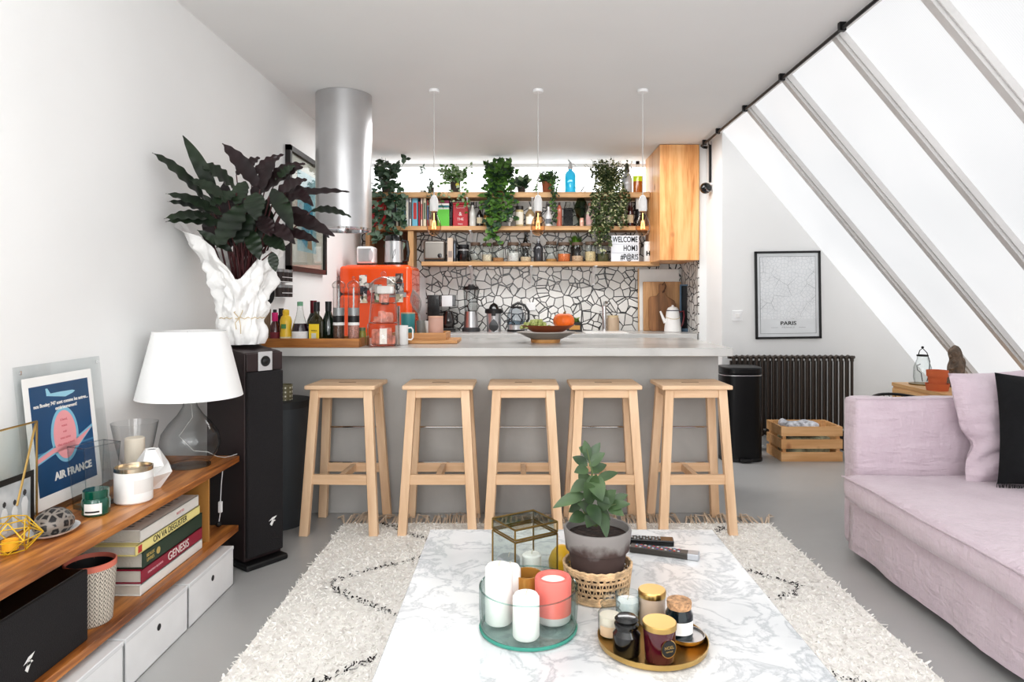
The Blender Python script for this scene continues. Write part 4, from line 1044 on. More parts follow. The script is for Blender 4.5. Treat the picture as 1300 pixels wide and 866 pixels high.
# rectangular glass vase
t = thing('glass_vase', 'tall rectangular clear glass vase in front of the blue poster', 'vase', (-1.408, 2.26, ztp), R(-22))
mb = MB(); a, b, H = .038, .06, .205
for zz0, k0, zz1, k1 in ((0, .82, H, 1.05),):
    for i, (p, q) in enumerate([((-a,-b),(a,-b)),((a,-b),(a,b)),((a,b),(-a,b)),((-a,b),(-a,-b))]):
        mb.add([(p[0]*k0,p[1]*k0,zz0),(q[0]*k0,q[1]*k0,zz0),(q[0]*k1,q[1]*k1,zz1),(p[0]*k1,p[1]*k1,zz1)], [(0,1,2,3)])
        mb.tube([(p[0]*k0,p[1]*k0,zz0),(p[0]*k1,p[1]*k1,zz1)], .002, 5)
        mb.tube([(p[0]*k1,p[1]*k1,zz1),(q[0]*k1,q[1]*k1,zz1)], .002, 5)
mb.build('walls', glass('vase_glass', (238, 241, 242), (130, 136, 140), 1.5), t)
MB().box(-a*.82, a*.82, -b*.82, b*.82, 0, .014).build('base', glass('thick_glass', (222, 226, 228), (120, 126, 130), 1.3), t)
# green jar
t = thing('jar_candle', 'small dark green glass jar candle with a white label on the console', 'candle', (-1.352, 2.178, ztp))
M_gg = mat('emerald_glass', (0, 78, 60), .08, coat=.6)
MB().lathe([(0,0),(.036,0),(.04,.005),(.04,.048),(.034,.056),(0,.056)], 36).build('jar', M_gg, t)
MB().lathe([(0,.056),(.037,.056),(.0375,.078),(.035,.08),(0,.08)], 36).build('lid', M_gg, t)
lab_arc(MB(), .0405, .008, .042, R(-110), R(-35)).build('paper_label', M_paper, t)
lab_arc(MB(), .0408, .014, .019, R(-105), R(-45)).build('label_bar', M_ink, t)
# dish and turtle shell box
o = MB().lathe([(0,.004),(.05,.004),(.072,.012),(.076,.014),(.07,.008),(.045,0),(0,0)], 28, sx=.8, sy=1.05).build('white_dish', M_wht, loc=(-1.365, 2.0, ztp)); tag(o, 'oval white dish under the black patterned shell box', 'dish')
m, nt, bs = newmat('scute_pattern'); vo = N(nt, 'ShaderNodeTexVoronoi', feature='DISTANCE_TO_EDGE'); vo.inputs['Scale'].default_value = 46; vo.inputs['Randomness'].default_value = .5
L(nt, coords(nt, (1, 1, 1.0)), vo.inputs['Vector']); L(nt, ramp(nt, vo.outputs['Distance'], [(.10, (132, 124, 116)), (.17, (24, 20, 20)), (.36, (20, 18, 18)), (.42, (92, 86, 80))]), bs.inputs['Base Color']); bs.inputs['Roughness'].default_value = .35
t = thing('shell_box', 'black and grey patterned rounded lidded box on the white dish', 'box', (-1.365, 2.0, ztp+.0055))
MB().lathe([(0,0),(.045,0),(.058,.016),(.058,.03),(.05,.044)], 36, sx=.85, sy=1).build('body', m, t)
MB().lathe([(.051,.044),(.044,.052),(.03,.062),(.012,.068),(0,.069)], 36, sx=.85, sy=1).build('lid', m, t)
# yellow wire polyhedron
t = thing('wire_candle_holder', 'yellow geometric wire tealight holder at the left edge of the console', 'candle holder', (-1.388, 1.86, ztp))
mb = MB(); A = [(.042*math.cos(k*PI/3), .042*math.sin(k*PI/3), .003) for k in range(6)]; B = [(.074*math.cos(k*PI/3+PI/6), .074*math.sin(k*PI/3+PI/6), .04) for k in range(6)]; Cc = [(.04*math.cos(k*PI/3), .04*math.sin(k*PI/3), .085) for k in range(6)]
for k in range(6):
    j = (k+1) % 6
    for p, q in ((A[k],A[j]),(B[k],B[j]),(Cc[k],Cc[j]),(A[k],B[k]),(A[j],B[k]),(Cc[k],B[k]),(Cc[j],B[k])): mb.tube([p, q], .0018, 5)
mb.build('wire_frame', mat('yellow_wire', (214, 176, 44), .4, .3), t)
MB().lathe([(0,.003),(.019,.003),(.02,.03),(.018,.03),(.017,.024),(0,.024)], 24).build('tealight_cup', mat('yellow_cup', (240, 180, 50), .5), t)
# brass framed glass photo frame
t = thing('picture_display', 'brass edged floating glass frame with a black and white photo at the left edge', 'photo frame', (-1.475, 2.085, ztp))
mb = MB()
for p, q in (((0,0),(0,.31)),((0,.31),(-.42,.31)),((-.42,.31),(-.42,0)),((-.42,0),(0,0))): mb.tube([(0, p[0], p[1]+.002), (0, q[0], q[1]+.002)], .0032, 6)
mb.build('brass_edge', M_gold, t)
MB().tube([(0,-.005,.306), (.05,-.15,.1)], .0032, 6).build('stand_bar', M_gold, t)
MB().box(-.001, .001, -.42, 0, 0, .31).build('glass', M_glass, t)
pp = MB().box(.004, .006, -.2, -.02, .004, .17).build('photo', M_blk, t)
m, nt, bs = newmat('grey_photo'); n = N(nt, 'ShaderNodeTexNoise'); n.inputs['Scale'].default_value = 14; L(nt, coords(nt), n.inputs['Vector']); L(nt, ramp(nt, n.outputs['Fac'], [(.3, (150, 158, 162)), (.7, (206, 210, 212))]), bs.inputs['Base Color']); bs.inputs['Roughness'].default_value = .3
MB().box(.006, .0066, -.185, -.036, .004, .152).build('photo_picture', m, pp)
mb = MB()
for (y, z0, sc) in ((-.06, .02, 1.05), (-.1, .015, .9), (-.14, .015, .95)):
    mb.lathe([(0,0),(.012*sc,0),(.010*sc,.03*sc),(.014*sc,.06*sc),(.008*sc,.075*sc),(.0,.077*sc)], 10, (0,0,0), 0, M=Matrix.Translation((.0068, y, z0)) @ Matrix.Scale(.03, 4, (1,0,0)))
    mb.lathe([(0,.078*sc),(.007*sc,.084*sc),(.007*sc,.092*sc),(0,.098*sc)], 10, (0,0,0), 1, M=Matrix.Translation((.0068, y, z0)) @ Matrix.Scale(.03, 4, (1,0,0)))
mb.build('pictured_figures', [mat('photo_white', (226, 228, 228), .5), mat('photo_dark', (60, 60, 62), .5)], pp)
# Air France poster in acrylic, leaning
t = thing('poster_frame', 'acrylic framed blue airline poster with a pink shape reading AIR FRANCE', 'poster', (-1.50, 2.09, ztp)); t.rotation_euler = (0, R(-6), 0)
W_, H_ = .42, .478
MB().box(-.004, .004, 0, W_, 0, H_).build('acrylic', glass('acrylic_sheet', (249, 250, 250), (214, 220, 222), .8), t)
mb = MB()
for y, z_ in ((.02, H_-.02), (W_-.02, H_-.02), (.02, .02), (W_-.02, .02)): mb.lathe([(0,0),(.006,0),(.006,.003),(0,.004)], 12, M=Matrix.Translation((.004, y, z_)) @ Matrix.Rotation(R(90), 4, 'Y'))
mb.build('screw', M_chrome, t)
MB().box(.0045, .0055, .02, W_-.06, .02, H_-.04).build('paper', M_paper, t, smooth=False)
MB().box(.0056, .0062, .045, W_-.085, .06, H_-.07).build('print', mat('airline_blue', (14, 72, 116), .5, var=(3, .18)), t, smooth=False)
MB().box(.0062, .0064, .045, W_-.085, .19, .196).build('horizon_band', mat('band_blue', (70, 130, 168), .5), t)
def blob(pts, x): return MB().add([(x, y, z_) for y, z_ in pts], [tuple(range(len(pts)))])
def ell(cy, cz, ry, rz, n=40, f=None): return [(cy+ry*math.cos(2*PI*k/n), cz+rz*math.sin(2*PI*k/n)) for k in range(n)]
cyb = .19
gl = ell(cyb, .235, .068, .092); wg = [(.046, .16), (.13, .18), (.25, .18), (.334, .235), (.334, .245), (.24, .213), (.13, .205), (.046, .185)]
blob(gl, .0066).add([(.0066, y, z_) for y, z_ in wg], [tuple(range(len(wg)))]).build('pale_glow', mat('pale_blue_glow', (130, 190, 214), .5), t, smooth=False)
blob(ell(cyb, .235, .056, .08), .0069).add([(.0069, y, z_*1+(.172-z_)*.25 if False else z_) for y, z_ in [(.05, .166), (.13, .185), (.25, .185), (.33, .236), (.24, .207), (.13, .2), (.05, .18)]], [tuple(range(7))]).build('pink_shape', mat('poster_pink', (238, 164, 168), .5), t, smooth=False)
blob([(.12, .372), (.21, .358), (.25, .366), (.262, .372), (.25, .376), (.19, .378), (.14, .378), (.128, .396), (.118, .396), (.12, .378)], .0066).build('plane_shape', mat('pale_plane', (150, 200, 218), .5), t, smooth=False)
MP = mat('white_print', (240, 236, 230), .5)
text('nos Boeing 747 sont comme les autres...', .0165, MP, t, (.0068, .192, .344), FACE_X, bold=.0003)
text('extérieurement!', .0165, MP, t, (.0068, .21, .326), FACE_X, bold=.0003)
text('AIR FRANCE', .034, MP, t, (.0068, .215, .108), FACE_X, bold=.0014)
for i, s_ in enumerate(['à bord,', 'venez', 'voir', 'vous serez', 'chez vous à bord']): text(s_, .012, mat('poster_red_text', (206, 110, 120), .5), t, (.0072, cyb, .285-i*.02), FACE_X)

# ---- tower speaker
A_ = Vector((-1.205, 3.0, 0)); e1 = Vector((.604, .797, 0)); e2 = Vector((-.797, .604, 0))
rz = math.atan2(e1.y, e1.x)
t = thing('tower_speaker', 'tall dark floor standing speaker at the far end of the console', 'speaker', A_, rz)
# local x along front, y to back
mb = MB(); w, d = .185, .33
mb.hexa([(0,0.012,.03),(w,0.012,.03),(w,d,.03),(0,d,.03)], [(0,0.012,.955),(w,0.012,.955),(w,d,.995),(0,d,.995)]); mb.build('cabinet', M_spkw, t, bevel=.006)
MB().box(.004, w-.004, -.012, .012, .05, .87).build('grille', M_spk, t, bevel=.006)
MB().box(-.012, w+.012, -.03, d+.01, 0, .028).build('base', M_blk, t, bevel=.01)
MB().box(.004, w-.004, -.004, .012, .872, .952).build('top_baffle', M_spkw, t, bevel=.003)
MB().box(w/2-.035, w/2+.035, -.008, -.003, .872, .958).build('tweeter_plate', mat('silver_plate', (200, 200, 200), .4, .4), t, bevel=.003)
mb = MB(); mb.lathe([(0,.004),(.01,.004),(.014,.001),(.022,.003),(.024,0)], 28, M=Matrix.Translation((w/2, -.008, .915)) @ Matrix.Rotation(R(90), 4, 'X')); mb.build('tweeter', M_blk, t)
mb = MB(); mb.add([(-.018, 0, .022), (.012, 0, .028), (.024, 0, .04), (.0, 0, .036)], [(0,1,2,3)]).add([(-.012, 0, .008), (-.002, 0, -.002), (.01, 0, .018), (.004, 0, .03)], [(0,1,2,3)]).add([(-.004, 0, .014), (.018, 0, .018), (.012, 0, .024), (-.004, 0, .022)], [(0,1,2,3)])
mb.build('maker_mark', M_wht, t, loc=(w/2+.03, -.0135, .17), smooth=False)
# cable with inline switch hanging behind the console end
t = thing('inline_switch', 'white inline cord switch hanging behind the far end of the console', 'switch', (-1.285, 2.93, .30))
MB().tube([(.01,0,.16),(.004,0,.1),(0,0,.02)], .002, 6).tube([(0,0,-.02),(-.006,0,-.06)], .002, 6).build('cord', M_whtm, t)
MB().box(-.008, .008, -.007, .007, -.022, .026).build('switch', M_whtm, t, bevel=.003)
mb = MB(); mb.sphere((-.008, 0, -.072), .012, 12); mb.build('plug', M_blk, t)

# ---- dark waste bin + cup
t = thing('waste_bin', 'dark grey round waste bin between the tower speaker and the first stool', 'bin', (-1.272, 3.625, 0))
MB().lathe([(0,0),(.12,0),(.15,.6),(.152,.64),(.146,.64),(0,.63)], 48).build('body', mat('slate_grey_plastic', (52, 56, 60), .5), t)
MB().lathe([(.153,.625),(.155,.662),(.14,.665),(0,.66)], 48).build('lid', mat('charcoal_plastic', (34, 36, 38), .5), t)
m, nt, bs = newmat('dotted_glaze'); vo = N(nt, 'ShaderNodeTexVoronoi'); vo.inputs['Scale'].default_value = 46; vo.inputs['Randomness'].default_value = 0; L(nt, coords(nt), vo.inputs['Vector'])
L(nt, ramp(nt, vo.outputs['Distance'], [(.34, (232, 228, 210)), (.42, (112, 106, 78))]), bs.inputs['Base Color']); bs.inputs['Roughness'].default_value = .4
o = MB().lathe([(0,0),(.042,0),(.042,.08),(.038,.08),(.037,.01),(0,.01)], 28).build('dotted_cup', m, loc=(-1.235, 3.58, .6655)); tag(o, 'olive cup with white dots standing on the dark grey bin', 'cup')

# ---- picture on left wall
t = thing('framed_picture', 'black framed picture of a blue shape with cream mat on the left wall', 'picture', (XL, 4.97, 1.80))
w, h = .86, .84
mb = MB(); b = .035
mb.box(0, .035, -w/2, w/2, h/2-b, h/2).box(0, .035, -w/2, w/2, -h/2, -h/2+b).box(0, .035, -w/2, -w/2+b, -h/2, h/2).box(0, .035, w/2-b, w/2, -h/2, h/2); mb.build('frame', mat('dark_frame_wood', (26, 18, 18), .4), t)
MB().box(0.002, .012, -w/2+b, w/2-b, -h/2+b, h/2-b).build('mat_board', mat('cream_mat', (226, 214, 204), .7), t)
MB().box(.012, .0125, -.22, .22, -.27, .30).build('print', mat('pale_blue_print', (176, 206, 216), .5, var=(6, .15)), t)
blob([(-.12, -.2), (-.02, -.24), (.06, -.1), (.12, -.16), (.14, .02), (.05, .12), (.02, .22), (-.06, .2), (-.08, .04), (-.15, -.02)], .0132).build('blue_shape', mat('turquoise_print', (70, 150, 180), .5), t, smooth=False)
blob([(.0, -.24), (.12, -.25), (.1, -.18), (.03, -.12)], .0136).build('tan_shape', mat('tan_print', (186, 150, 120), .5), t, smooth=False)
MB().box(.016, .018, -w/2+b, w/2-b, -h/2+b, h/2-b).build('glass', M_glass, t)

# ---- wrapped calathea on the speaker
base = Vector((-1.30, 3.19, 0))
t = thing('wrapped_plant', 'large dark leaved calathea wrapped in white paper standing on the tower speaker', 'plant', (base.x, base.y, .985))
def paper_mat():
    m, nt, bs = newmat('crumpled_paper'); bs.inputs['Base Color'].default_value = (*s2l((240, 239, 237)), 1); bs.inputs['Roughness'].default_value = .8
    vo = N(nt, 'ShaderNodeTexVoronoi', feature='DISTANCE_TO_EDGE'); vo.inputs['Scale'].default_value = 11; L(nt, coords(nt), vo.inputs['Vector'])
    n = N(nt, 'ShaderNodeTexNoise'); n.inputs['Scale'].default_value = 9; n.inputs['Detail'].default_value = 5; L(nt, coords(nt), n.inputs['Vector'])
    a = N(nt, 'ShaderNodeMath', operation='ADD'); L(nt, vo.outputs['Distance'], a.inputs[0]); L(nt, n.outputs['Fac'], a.inputs[1]); bump(nt, bs, a.outputs[0], .5, .02); return m
vs = []; fs = []; NS, NR = 110, 40
for j in range(NR+1):
    tt = j/NR
    for k in range(NS):
        a = 2*PI*k/NS
        hgt = .33+.23*max(0, math.cos(a-R(192)))**.9+.15*max(0, math.cos(a-R(8)))**1.4-.03*max(0, math.cos(a-R(292)))**4+.012*math.sin(6*a)
        z_ = hgt*tt
        r0 = .092+.006*math.sin(7*a)
        r1 = r0*(1+.12*math.sin(tt*3)) if tt < .5 else r0*(1.12)+(tt-.5)*(.05+.27*max(0, math.cos(a-R(195)))**.7+.10*max(0, math.cos(a)))
        tie = math.exp(-((z_-.12)/.03)**2)*.008
        nz_v = (abs(noise.noise(Vector((math.cos(a)*2.2, math.sin(a)*2.2, z_*9))))-.2)*.05+(abs(noise.noise(Vector((math.cos(a)*5+3, math.sin(a)*5, z_*22))))-.2)*.024
        rr = r1-tie+nz_v*(.5+tt)
        vs.append((rr*math.cos(a)*1.05, rr*math.sin(a)*.95, z_))
for j in range(NR):
    for k in range(NS): fs.append((j*NS+k, j*NS+(k+1) % NS, (j+1)*NS+(k+1) % NS, (j+1)*NS+k))
mn = min(v_[0] for v_ in vs)
MB().add(vs, fs).build('paper_wrap', paper_mat(), t, smooth=True, ang=50)
mb = MB(); mb.tube([(.103*math.cos(k*PI/20), .094*math.sin(k*PI/20), .122+.004*math.sin(3*k)) for k in range(40)], .0022, 5, closed=True)
for (dx, dz) in ((-.03, .03), (.035, .035), (-.02, -.05), (.02, -.07)): mb.tube([(.03, -.1, .122), (.03+dx*.6, -.115, .122+dz*.6+.01), (.03+dx*.5, -.107, .122+dz)], .002, 5)
mb.build('string', mat('jute_string', (206, 186, 150), .9), t)
MB().lathe([(0,.27),(.085,.27)], 24).build('soil', M_soil, t)
M_cal = leafmat('calathea_leaf', (22, 30, 22), (38, 54, 34), (58, 24, 30), .4, 7)
M_calp = leafmat('calathea_purple', (40, 18, 22), (28, 20, 20), (66, 26, 32), .4, 7)
def W(px, py, Y): return Vector((wx(px, Y)-base.x, Y-base.y, wz(py, Y)-.985))
LVS = [ # base, tip, Y base, Y tip, width(m), sag, purple
 ((262,256),(193,194),3.05,2.82,.045,.06,0),((278,262),(232,172),3.05,2.86,.04,.05,0),((330,240),(282,182),3.15,3.0,.055,.03,1),((318,262),(352,198),3.18,3.2,.05,.04,1),
 ((325,250),(385,212),3.2,3.2,.06,.08,1),((335,262),(396,240),3.2,3.25,.055,.08,1),((368,250),(444,244),3.15,3.25,.03,.05,1),((355,275),(425,300),3.15,3.1,.05,.05,1),
 ((360,262),(418,302),3.2,3.3,.045,.06,1),((285,275),(210,246),3.0,2.85,.04,.06,0),((275,278),(208,278),3.0,2.86,.045,.06,0),((272,272),(212,256),3.05,2.9,.035,.05,0),
 ((290,290),(210,282),3.0,2.88,.05,.10,0),((300,238),(252,208),3.1,2.95,.07,.03,0),((310,258),(275,315),3.0,2.9,.075,-.03,0),((318,270),(300,312),3.0,2.92,.06,0,0),
 ((345,240),(372,292),3.1,3.0,.05,.04,0),((322,245),(326,280),3.0,2.92,.06,.03,0),((300,245),(265,262),3.0,2.95,.05,.03,0),((348,250),(390,228),3.1,3.1,.05,.07,1),
 ((345,262),(382,252),3.1,3.05,.04,.06,1),((338,285),(375,310),3.05,2.98,.045,.06,1),((352,296),(405,308),3.1,3.1,.04,.07,1),((310,230),(300,262),3.05,2.98,.05,.02,0),
 ((335,300),(362,318),3.05,3.0,.05,.04,0),((345,320),(350,345),3.0,2.98,.03,.02,0),((290,255),(240,228),3.0,2.9,.045,.05,0),((300,222),(330,200),3.2,3.25,.05,.05,1),
 ((320,225),(360,196),3.2,3.25,.045,.06,1),((340,225),(388,208),3.25,3.3,.04,.06,1),((395,268),(446,276),3.2,3.3,.035,.09,0),((365,240),(398,262),3.15,3.1,.04,.07,1),
 ((295,320),(250,292),2.95,2.9,.03,.02,0),((315,290),(330,330),3.02,2.98,.045,0,0),((330,275),(345,300),3.05,3.0,.05,.02,1),((300,265),(282,300),3.05,3.0,.055,.02,0),((350,230),(375,210),3.2,3.2,.04,.05,0)]
lg = MB(); stk = MB()
for i, (b0, t0, y0, y1, w_, sg, pu) in enumerate(LVS):
    p, q = W(*b0, y0), W(*t0, y1)
    q.x = max(q.x, -1.545-base.x); p.x = max(p.x, -1.545-base.x)
    lg.leaf(p, q, w_*1.5, sg, 30, .22, .075, pu, up=(0, -.75, .6), peak=.45, wn=5.5)
    g = Vector((random.uniform(-.05, .05), random.uniform(-.04, .04), .27)); g.x += (p.x-g.x)*.15
    stk.tube([g, g.lerp(p, .5)+Vector((0, 0, .04)), p], [.005, .004, .0025], 6)
for k in range(16):
    g = Vector((random.uniform(-.05, .05), random.uniform(-.04, .04), .27)); e = Vector((g.x*2+random.uniform(-.05, .12), g.y*1.5-.02, random.uniform(.48, .62)))
    stk.tube([g, g.lerp(e, .5), e], [.006, .005, .004], 6)
    lg.leaf(e-Vector((0, 0, .06)), e+Vector((random.uniform(-.08, .1), random.uniform(-.08, .02), random.uniform(.08, .16))), .085, .02, 20, .25, .07, k % 2, up=(0, -.8, .4))
lg.build('leaves', [M_cal, M_calp], t, ang=60); stk.build('stems', mat('maroon_stem', (84, 40, 42), .5), t)
# ================================================================ ON THE BAR
ZB = .9305
def prof_thing(name, label, cat, X, Y, Z, parts, group=None, rz=0):
    """thing of stacked lathe parts: (part name, profile, material)"""
    t = thing(name, label, cat, (X, Y, Z), rz, group)
    for nm, pr, m in parts: MB().lathe(pr, 28).build(nm, m, t)
    return t
def wtray(name, label, x0, x1, y0, y1, z, h, m, th=.012):
    t = thing(name, label, 'tray', ((x0+x1)/2, (y0+y1)/2, z)); a, b = (x1-x0)/2, (y1-y0)/2
    MB().box(-a, a, -b, b, 0, .008).build('bottom', m, t)
    MB().box(-a, a, -b, -b+th, .008, h).box(-a, a, b-th, b, .008, h).box(-a, -a+th, -b+th, b-th, .008, h).box(a-th, a, -b+th, b-th, .008, h).build('sides', m, t, bevel=.002)
    return t
wtray('wooden_tray', 'long honey brown wooden tray holding bottles and grinders on the bar left end', -1.40, -.872, 3.70, 3.96, ZB, .048, M_trayw)
zt2 = ZB+.0085
BX = lambda px, Y=3.83: wx(px, Y)
def top(py, Y=3.83): return wz(py, Y)-zt2
def pw_(n, Y=3.83): return n*Y/F
Y0 = 3.80
t = thing('utensil_holder', 'tall cardboard brown tube holding black kitchen utensils at the bar left end', 'utensil holder', (-1.435, 3.84, ZB))
MB().lathe([(0,0),(.028,0),(.034,.205),(.031,.205),(.026,.01),(0,.01)], 28).build('pot', mat('kraft_brown', (142, 120, 94), .8), t)
for (dx, tx, h) in ((0, .02, .36), (.01, .035, .33)):
    mb = MB(); mb.tube([(dx-.005, 0, .02), (dx+.004, 0, .22), (tx-.005, 0, h-.08)], .006, 8)
    mb.leaf((tx-.008, 0, h-.1), (tx+.006, -.01, h+.03), .05, 0, 8, .1, up=(0, -1, 0)); mb.build('spatula', M_blk, t)
prof_thing('sauce_bottle', 'small dark red sauce bottle with a bright pink cap in the wooden tray', 'bottle', BX(349, Y0), Y0, zt2, [('body', [(0,0),(.024,0),(.026,.004),(.026,.1),(.014,.13),(.013,.145)], mat('dark_sauce', (74, 18, 22), .15, coat=.5)), ('label', [(.0265,.015),(.0265,.07)], mat('maroon_label', (120, 36, 48), .6)), ('cap', [(.0145,.13),(.0165,.135),(.0165,.178),(0,.178)], mat('hot_pink_cap', (214, 30, 120), .4)), ('top_cap', [(.01,.178),(.01,.195),(0,.195)], M_blk)])
M_yel = mat('mustard_yellow_bottle', (240, 200, 56), .3)
t = prof_thing('squeeze_bottle', 'yellow squeeze bottle with a white and red printed base in the wooden tray', 'bottle', BX(363, Y0), Y0, zt2, [('body', [(0,0),(.03,0),(.033,.006),(.033,.06),(.029,.085),(.033,.13),(.026,.155),(.015,.165)], M_yel), ('cap', [(.016,.165),(.018,.168),(.018,.19),(.011,.195),(0,.197)], M_yel), ('label', [(.0336,.004),(.0336,.045)], mat('cream_label', (240, 226, 190), .5))])
lab_arc(MB(), .034, .01, .034, R(-115), R(-80)).build('red_emblem', mat('red_print', (196, 60, 50), .6), t); lab_arc(MB(), .0333, .09, .115, R(-120), R(-70)).build('face_print', mat('green_print', (80, 140, 80), .6), t)
prof_thing('syrup_bottle', 'purple syrup bottle with long clear neck, green cap and white label in the tray', 'bottle', BX(381, Y0), Y0, zt2, [('liquid', [(0,0),(.043,0),(.045,.005),(.045,.085),(.036,.118),(.0,.118)], mat('grape_syrup', (38, 14, 30), .1, coat=.6)), ('neck', [(.036,.118),(.022,.16),(.015,.205),(.014,.225)], M_glass2), ('cap', [(.016,.215),(.016,.238),(0,.24)], mat('mint_cap', (120, 172, 140), .5)), ('label', [(.0456,.018),(.0456,.075)], M_paper), ('label_stripe', [(.0458,.012),(.0458,.02)], mat('orange_stripe', (226, 140, 60), .6))])
t = thing('oil_bottle', 'square dark olive oil bottle with a yellow label in the wooden tray', 'bottle', (BX(402, Y0), Y0, zt2))
MB().box(-.04, .04, -.022, .022, 0, .135).build('body', mat('dark_olive_glass', (48, 44, 14), .08, coat=.6), t, bevel=.006)
MB().lathe([(.038,.13),(.03,.15),(.016,.165),(.015,.19)], 20, sy=.6).build('shoulder', mat('dark_olive_glass', (48, 44, 14), .08), t)
MB().lathe([(.017,.185),(.017,.238),(0,.238)], 20).build('cap', M_blk, t)
l_ = MB().box(-.036, .02, -.0235, -.0222, .004, .115).build('label', mat('lemon_label', (232, 200, 30), .5), t)
MB().box(-.022, .004, -.0242, -.0236, .02, .065).build('label_print', mat('silver_print', (206, 206, 190), .4), l_); text('TERRA', .011, M_ink, l_, (-.008, -.024, .078), FACE_CAM)
prof_thing('wine_bottle', 'bottle with a dark red capsule standing behind the olive oil bottle', 'bottle', BX(398, 3.89), 3.89, zt2, [('body', [(0,0),(.034,0),(.036,.005),(.036,.13),(.022,.165),(.015,.18)], mat('dark_green_glass', (16, 30, 18), .08, coat=.6)), ('capsule', [(.016,.17),(.018,.175),(.018,.245),(0,.245)], mat('wine_red_foil', (110, 22, 36), .35, .4)), ('label', [(.0365,.03),(.0365,.1)], mat('pale_label', (222, 214, 204), .7))])
prof_thing('green_bottle', 'slim dark green bottle with a black cap beside the clear grinders', 'bottle', BX(417, 3.83), 3.83, zt2, [('body', [(0,0),(.032,0),(.034,.005),(.034,.13),(.022,.165),(.014,.19)], mat('dark_green_glass', (16, 30, 18), .08, coat=.6)), ('cap', [(.017,.185),(.018,.24),(0,.24)], M_blk)])
prof_thing('dark_shaker', 'small dark shaker bottle behind the yellow squeeze bottle', 'bottle', BX(357, 3.9), 3.9, zt2, [('body', [(0,0),(.02,0),(.022,.15),(.012,.17)], M_blkg), ('cap', [(.014,.165),(.014,.2),(0,.2)], M_blk)])
def grinder(label, px, mcont):
    t = thing('tall_grinder', label, 'grinder', (wx(px, Y0), Y0, zt2), 0, 'tall clear grinders in the tray')
    MB().lathe([(.031,.0),(.031,.31),(.029,.32)], 32).build('tube', M_glass2, t)
    MB().lathe([(0,.003),(.0285,.003),(.0285,.115),(0,.115)], 28).build('contents', mcont, t)
    MB().lathe([(.0315,.125),(.0315,.16),], 28).build('black_band', M_blk, t)
    MB().lathe([(.0312,.162),(.0312,.205)], 28).build('steel_band', mat('grey_label', (150, 152, 152), .4, .4), t)
    MB().lathe([(.0312,.108),(.0312,.124)], 28).build('white_band', M_paper, t)
    MB().lathe([(.034,.315),(.036,.325),(.036,.337),(.024,.35),(.01,.356),(.008,.366),(.011,.374),(0,.38)], 28).build('grinder_head', M_glass2, t)
    MB().tube([(0,0,.115),(0,0,.32)], .004, 8).build('shaft', M_chrome, t)
grinder('tall clear grinder filled with brown peppercorns', 430, mat('peppercorns', (110, 78, 62), .8, bmp=(220, 1), var=(200, .6)))
grinder('tall clear grinder filled with pink salt', 449, mat('pink_salt', (232, 158, 142), .7, bmp=(220, 1), var=(180, .3)))
prof_thing('small_jar', 'short olive green jar with a pale lid at the right end of the wooden tray', 'jar', BX(460, 3.86), 3.86, zt2, [('jar', [(0,0),(.02,0),(.022,.06),(.016,.075)], mat('olive_contents', (140, 136, 60), .4)), ('lid', [(.018,.075),(.018,.092),(0,.092)], mat('dull_green_lid', (98, 116, 80), .4))])

# stacked glass dispenser
t = thing('stacked_jar', 'three tier stacked clear glass jar with domed lid holding pink packets', 'jar', (wx(487, 3.84), 3.84, ZB))
M_gj = glass('stacked_glass', (248, 247, 246), (190, 182, 178), 2.0)
def tier(z0, h, r0, r1, nm):
    MB().lathe([(0, z0), (r0-.004, z0), (r0, z0+.004), (r1, z0+h-.006), (r1-.002, z0+h), (r1-.006, z0+h)], 40).build(nm, M_gj, t)
    MB().tube([((r0+.001)*math.cos(k*PI/18), (r0+.001)*math.sin(k*PI/18), z0+.003) for k in range(36)], .002, 5, closed=True).build(nm+'_rim', glass('jar_rim_glass', (228, 222, 218), (170, 160, 156), 1.5), t)
tier(0, .124, .092, .09, 'bottom_tier'); tier(.126, .108, .082, .074, 'middle_tier'); tier(.236, .11, .072, .066, 'top_tier')
MB().lathe([(.07,.346),(.072,.352),(.05,.372),(.02,.385),(.01,.388)], 40).build('lid', M_gj, t)
mb = MB(); mb.sphere((0,0,.402), .016, 16); mb.build('lid_knob', M_gj, t)
mb = MB(); random.seed(8)
def blobs(n, z0, z1, r, s0, mi):
    for i in range(n):
        a = random.uniform(0, 2*PI); q = r*math.sqrt(random.random()); softbox(mb, q*math.cos(a)-s0, q*math.cos(a)+s0, q*math.sin(a)-s0*.7, q*math.sin(a)+s0*.7, max(z0, 0), max(z0, 0)+s0*1.2+random.random()*(z1-z0-s0*1.2), .008, 5, 0, 4, i, mi)
blobs(12, .006, .1, .058, .02, 0); blobs(9, .132, .2, .045, .018, 0); blobs(6, .242, .31, .036, .016, 0); blobs(3, .006, .07, .06, .018, 1)
c_ = mb.build('packets', [mat('salmon_packets', (222, 142, 122), .6, var=(30, .25)), mat('white_packets', (236, 228, 220), .6)], t); c_['kind'] = 'stuff'
MB().box(-.005, .035, -.088, -.084, .015, .1).build('white_packet', mat('white_packets', (236, 228, 220), .6), t)
softbox(MB(), -.03, .06, -.05, .01, .29, .335, .01, 6).build('top_cloth', M_paper, t)
# mug
t = thing('mug', 'white mug with a squared handle beside the stacked glass jar', 'mug', (wx(510, 3.93), 3.93, ZB))
MB().lathe([(0,0),(.034,0),(.037,.004),(.037,.11),(.034,.11),(.033,.01),(0,.008)], 32).build('cup', M_wht, t)
MB().tube([(.036,0,.095),(.055,0,.098),(.064,0,.085),(.064,0,.04),(.055,0,.028),(.036,0,.03)], .005, 8).build('handle', M_wht, t)
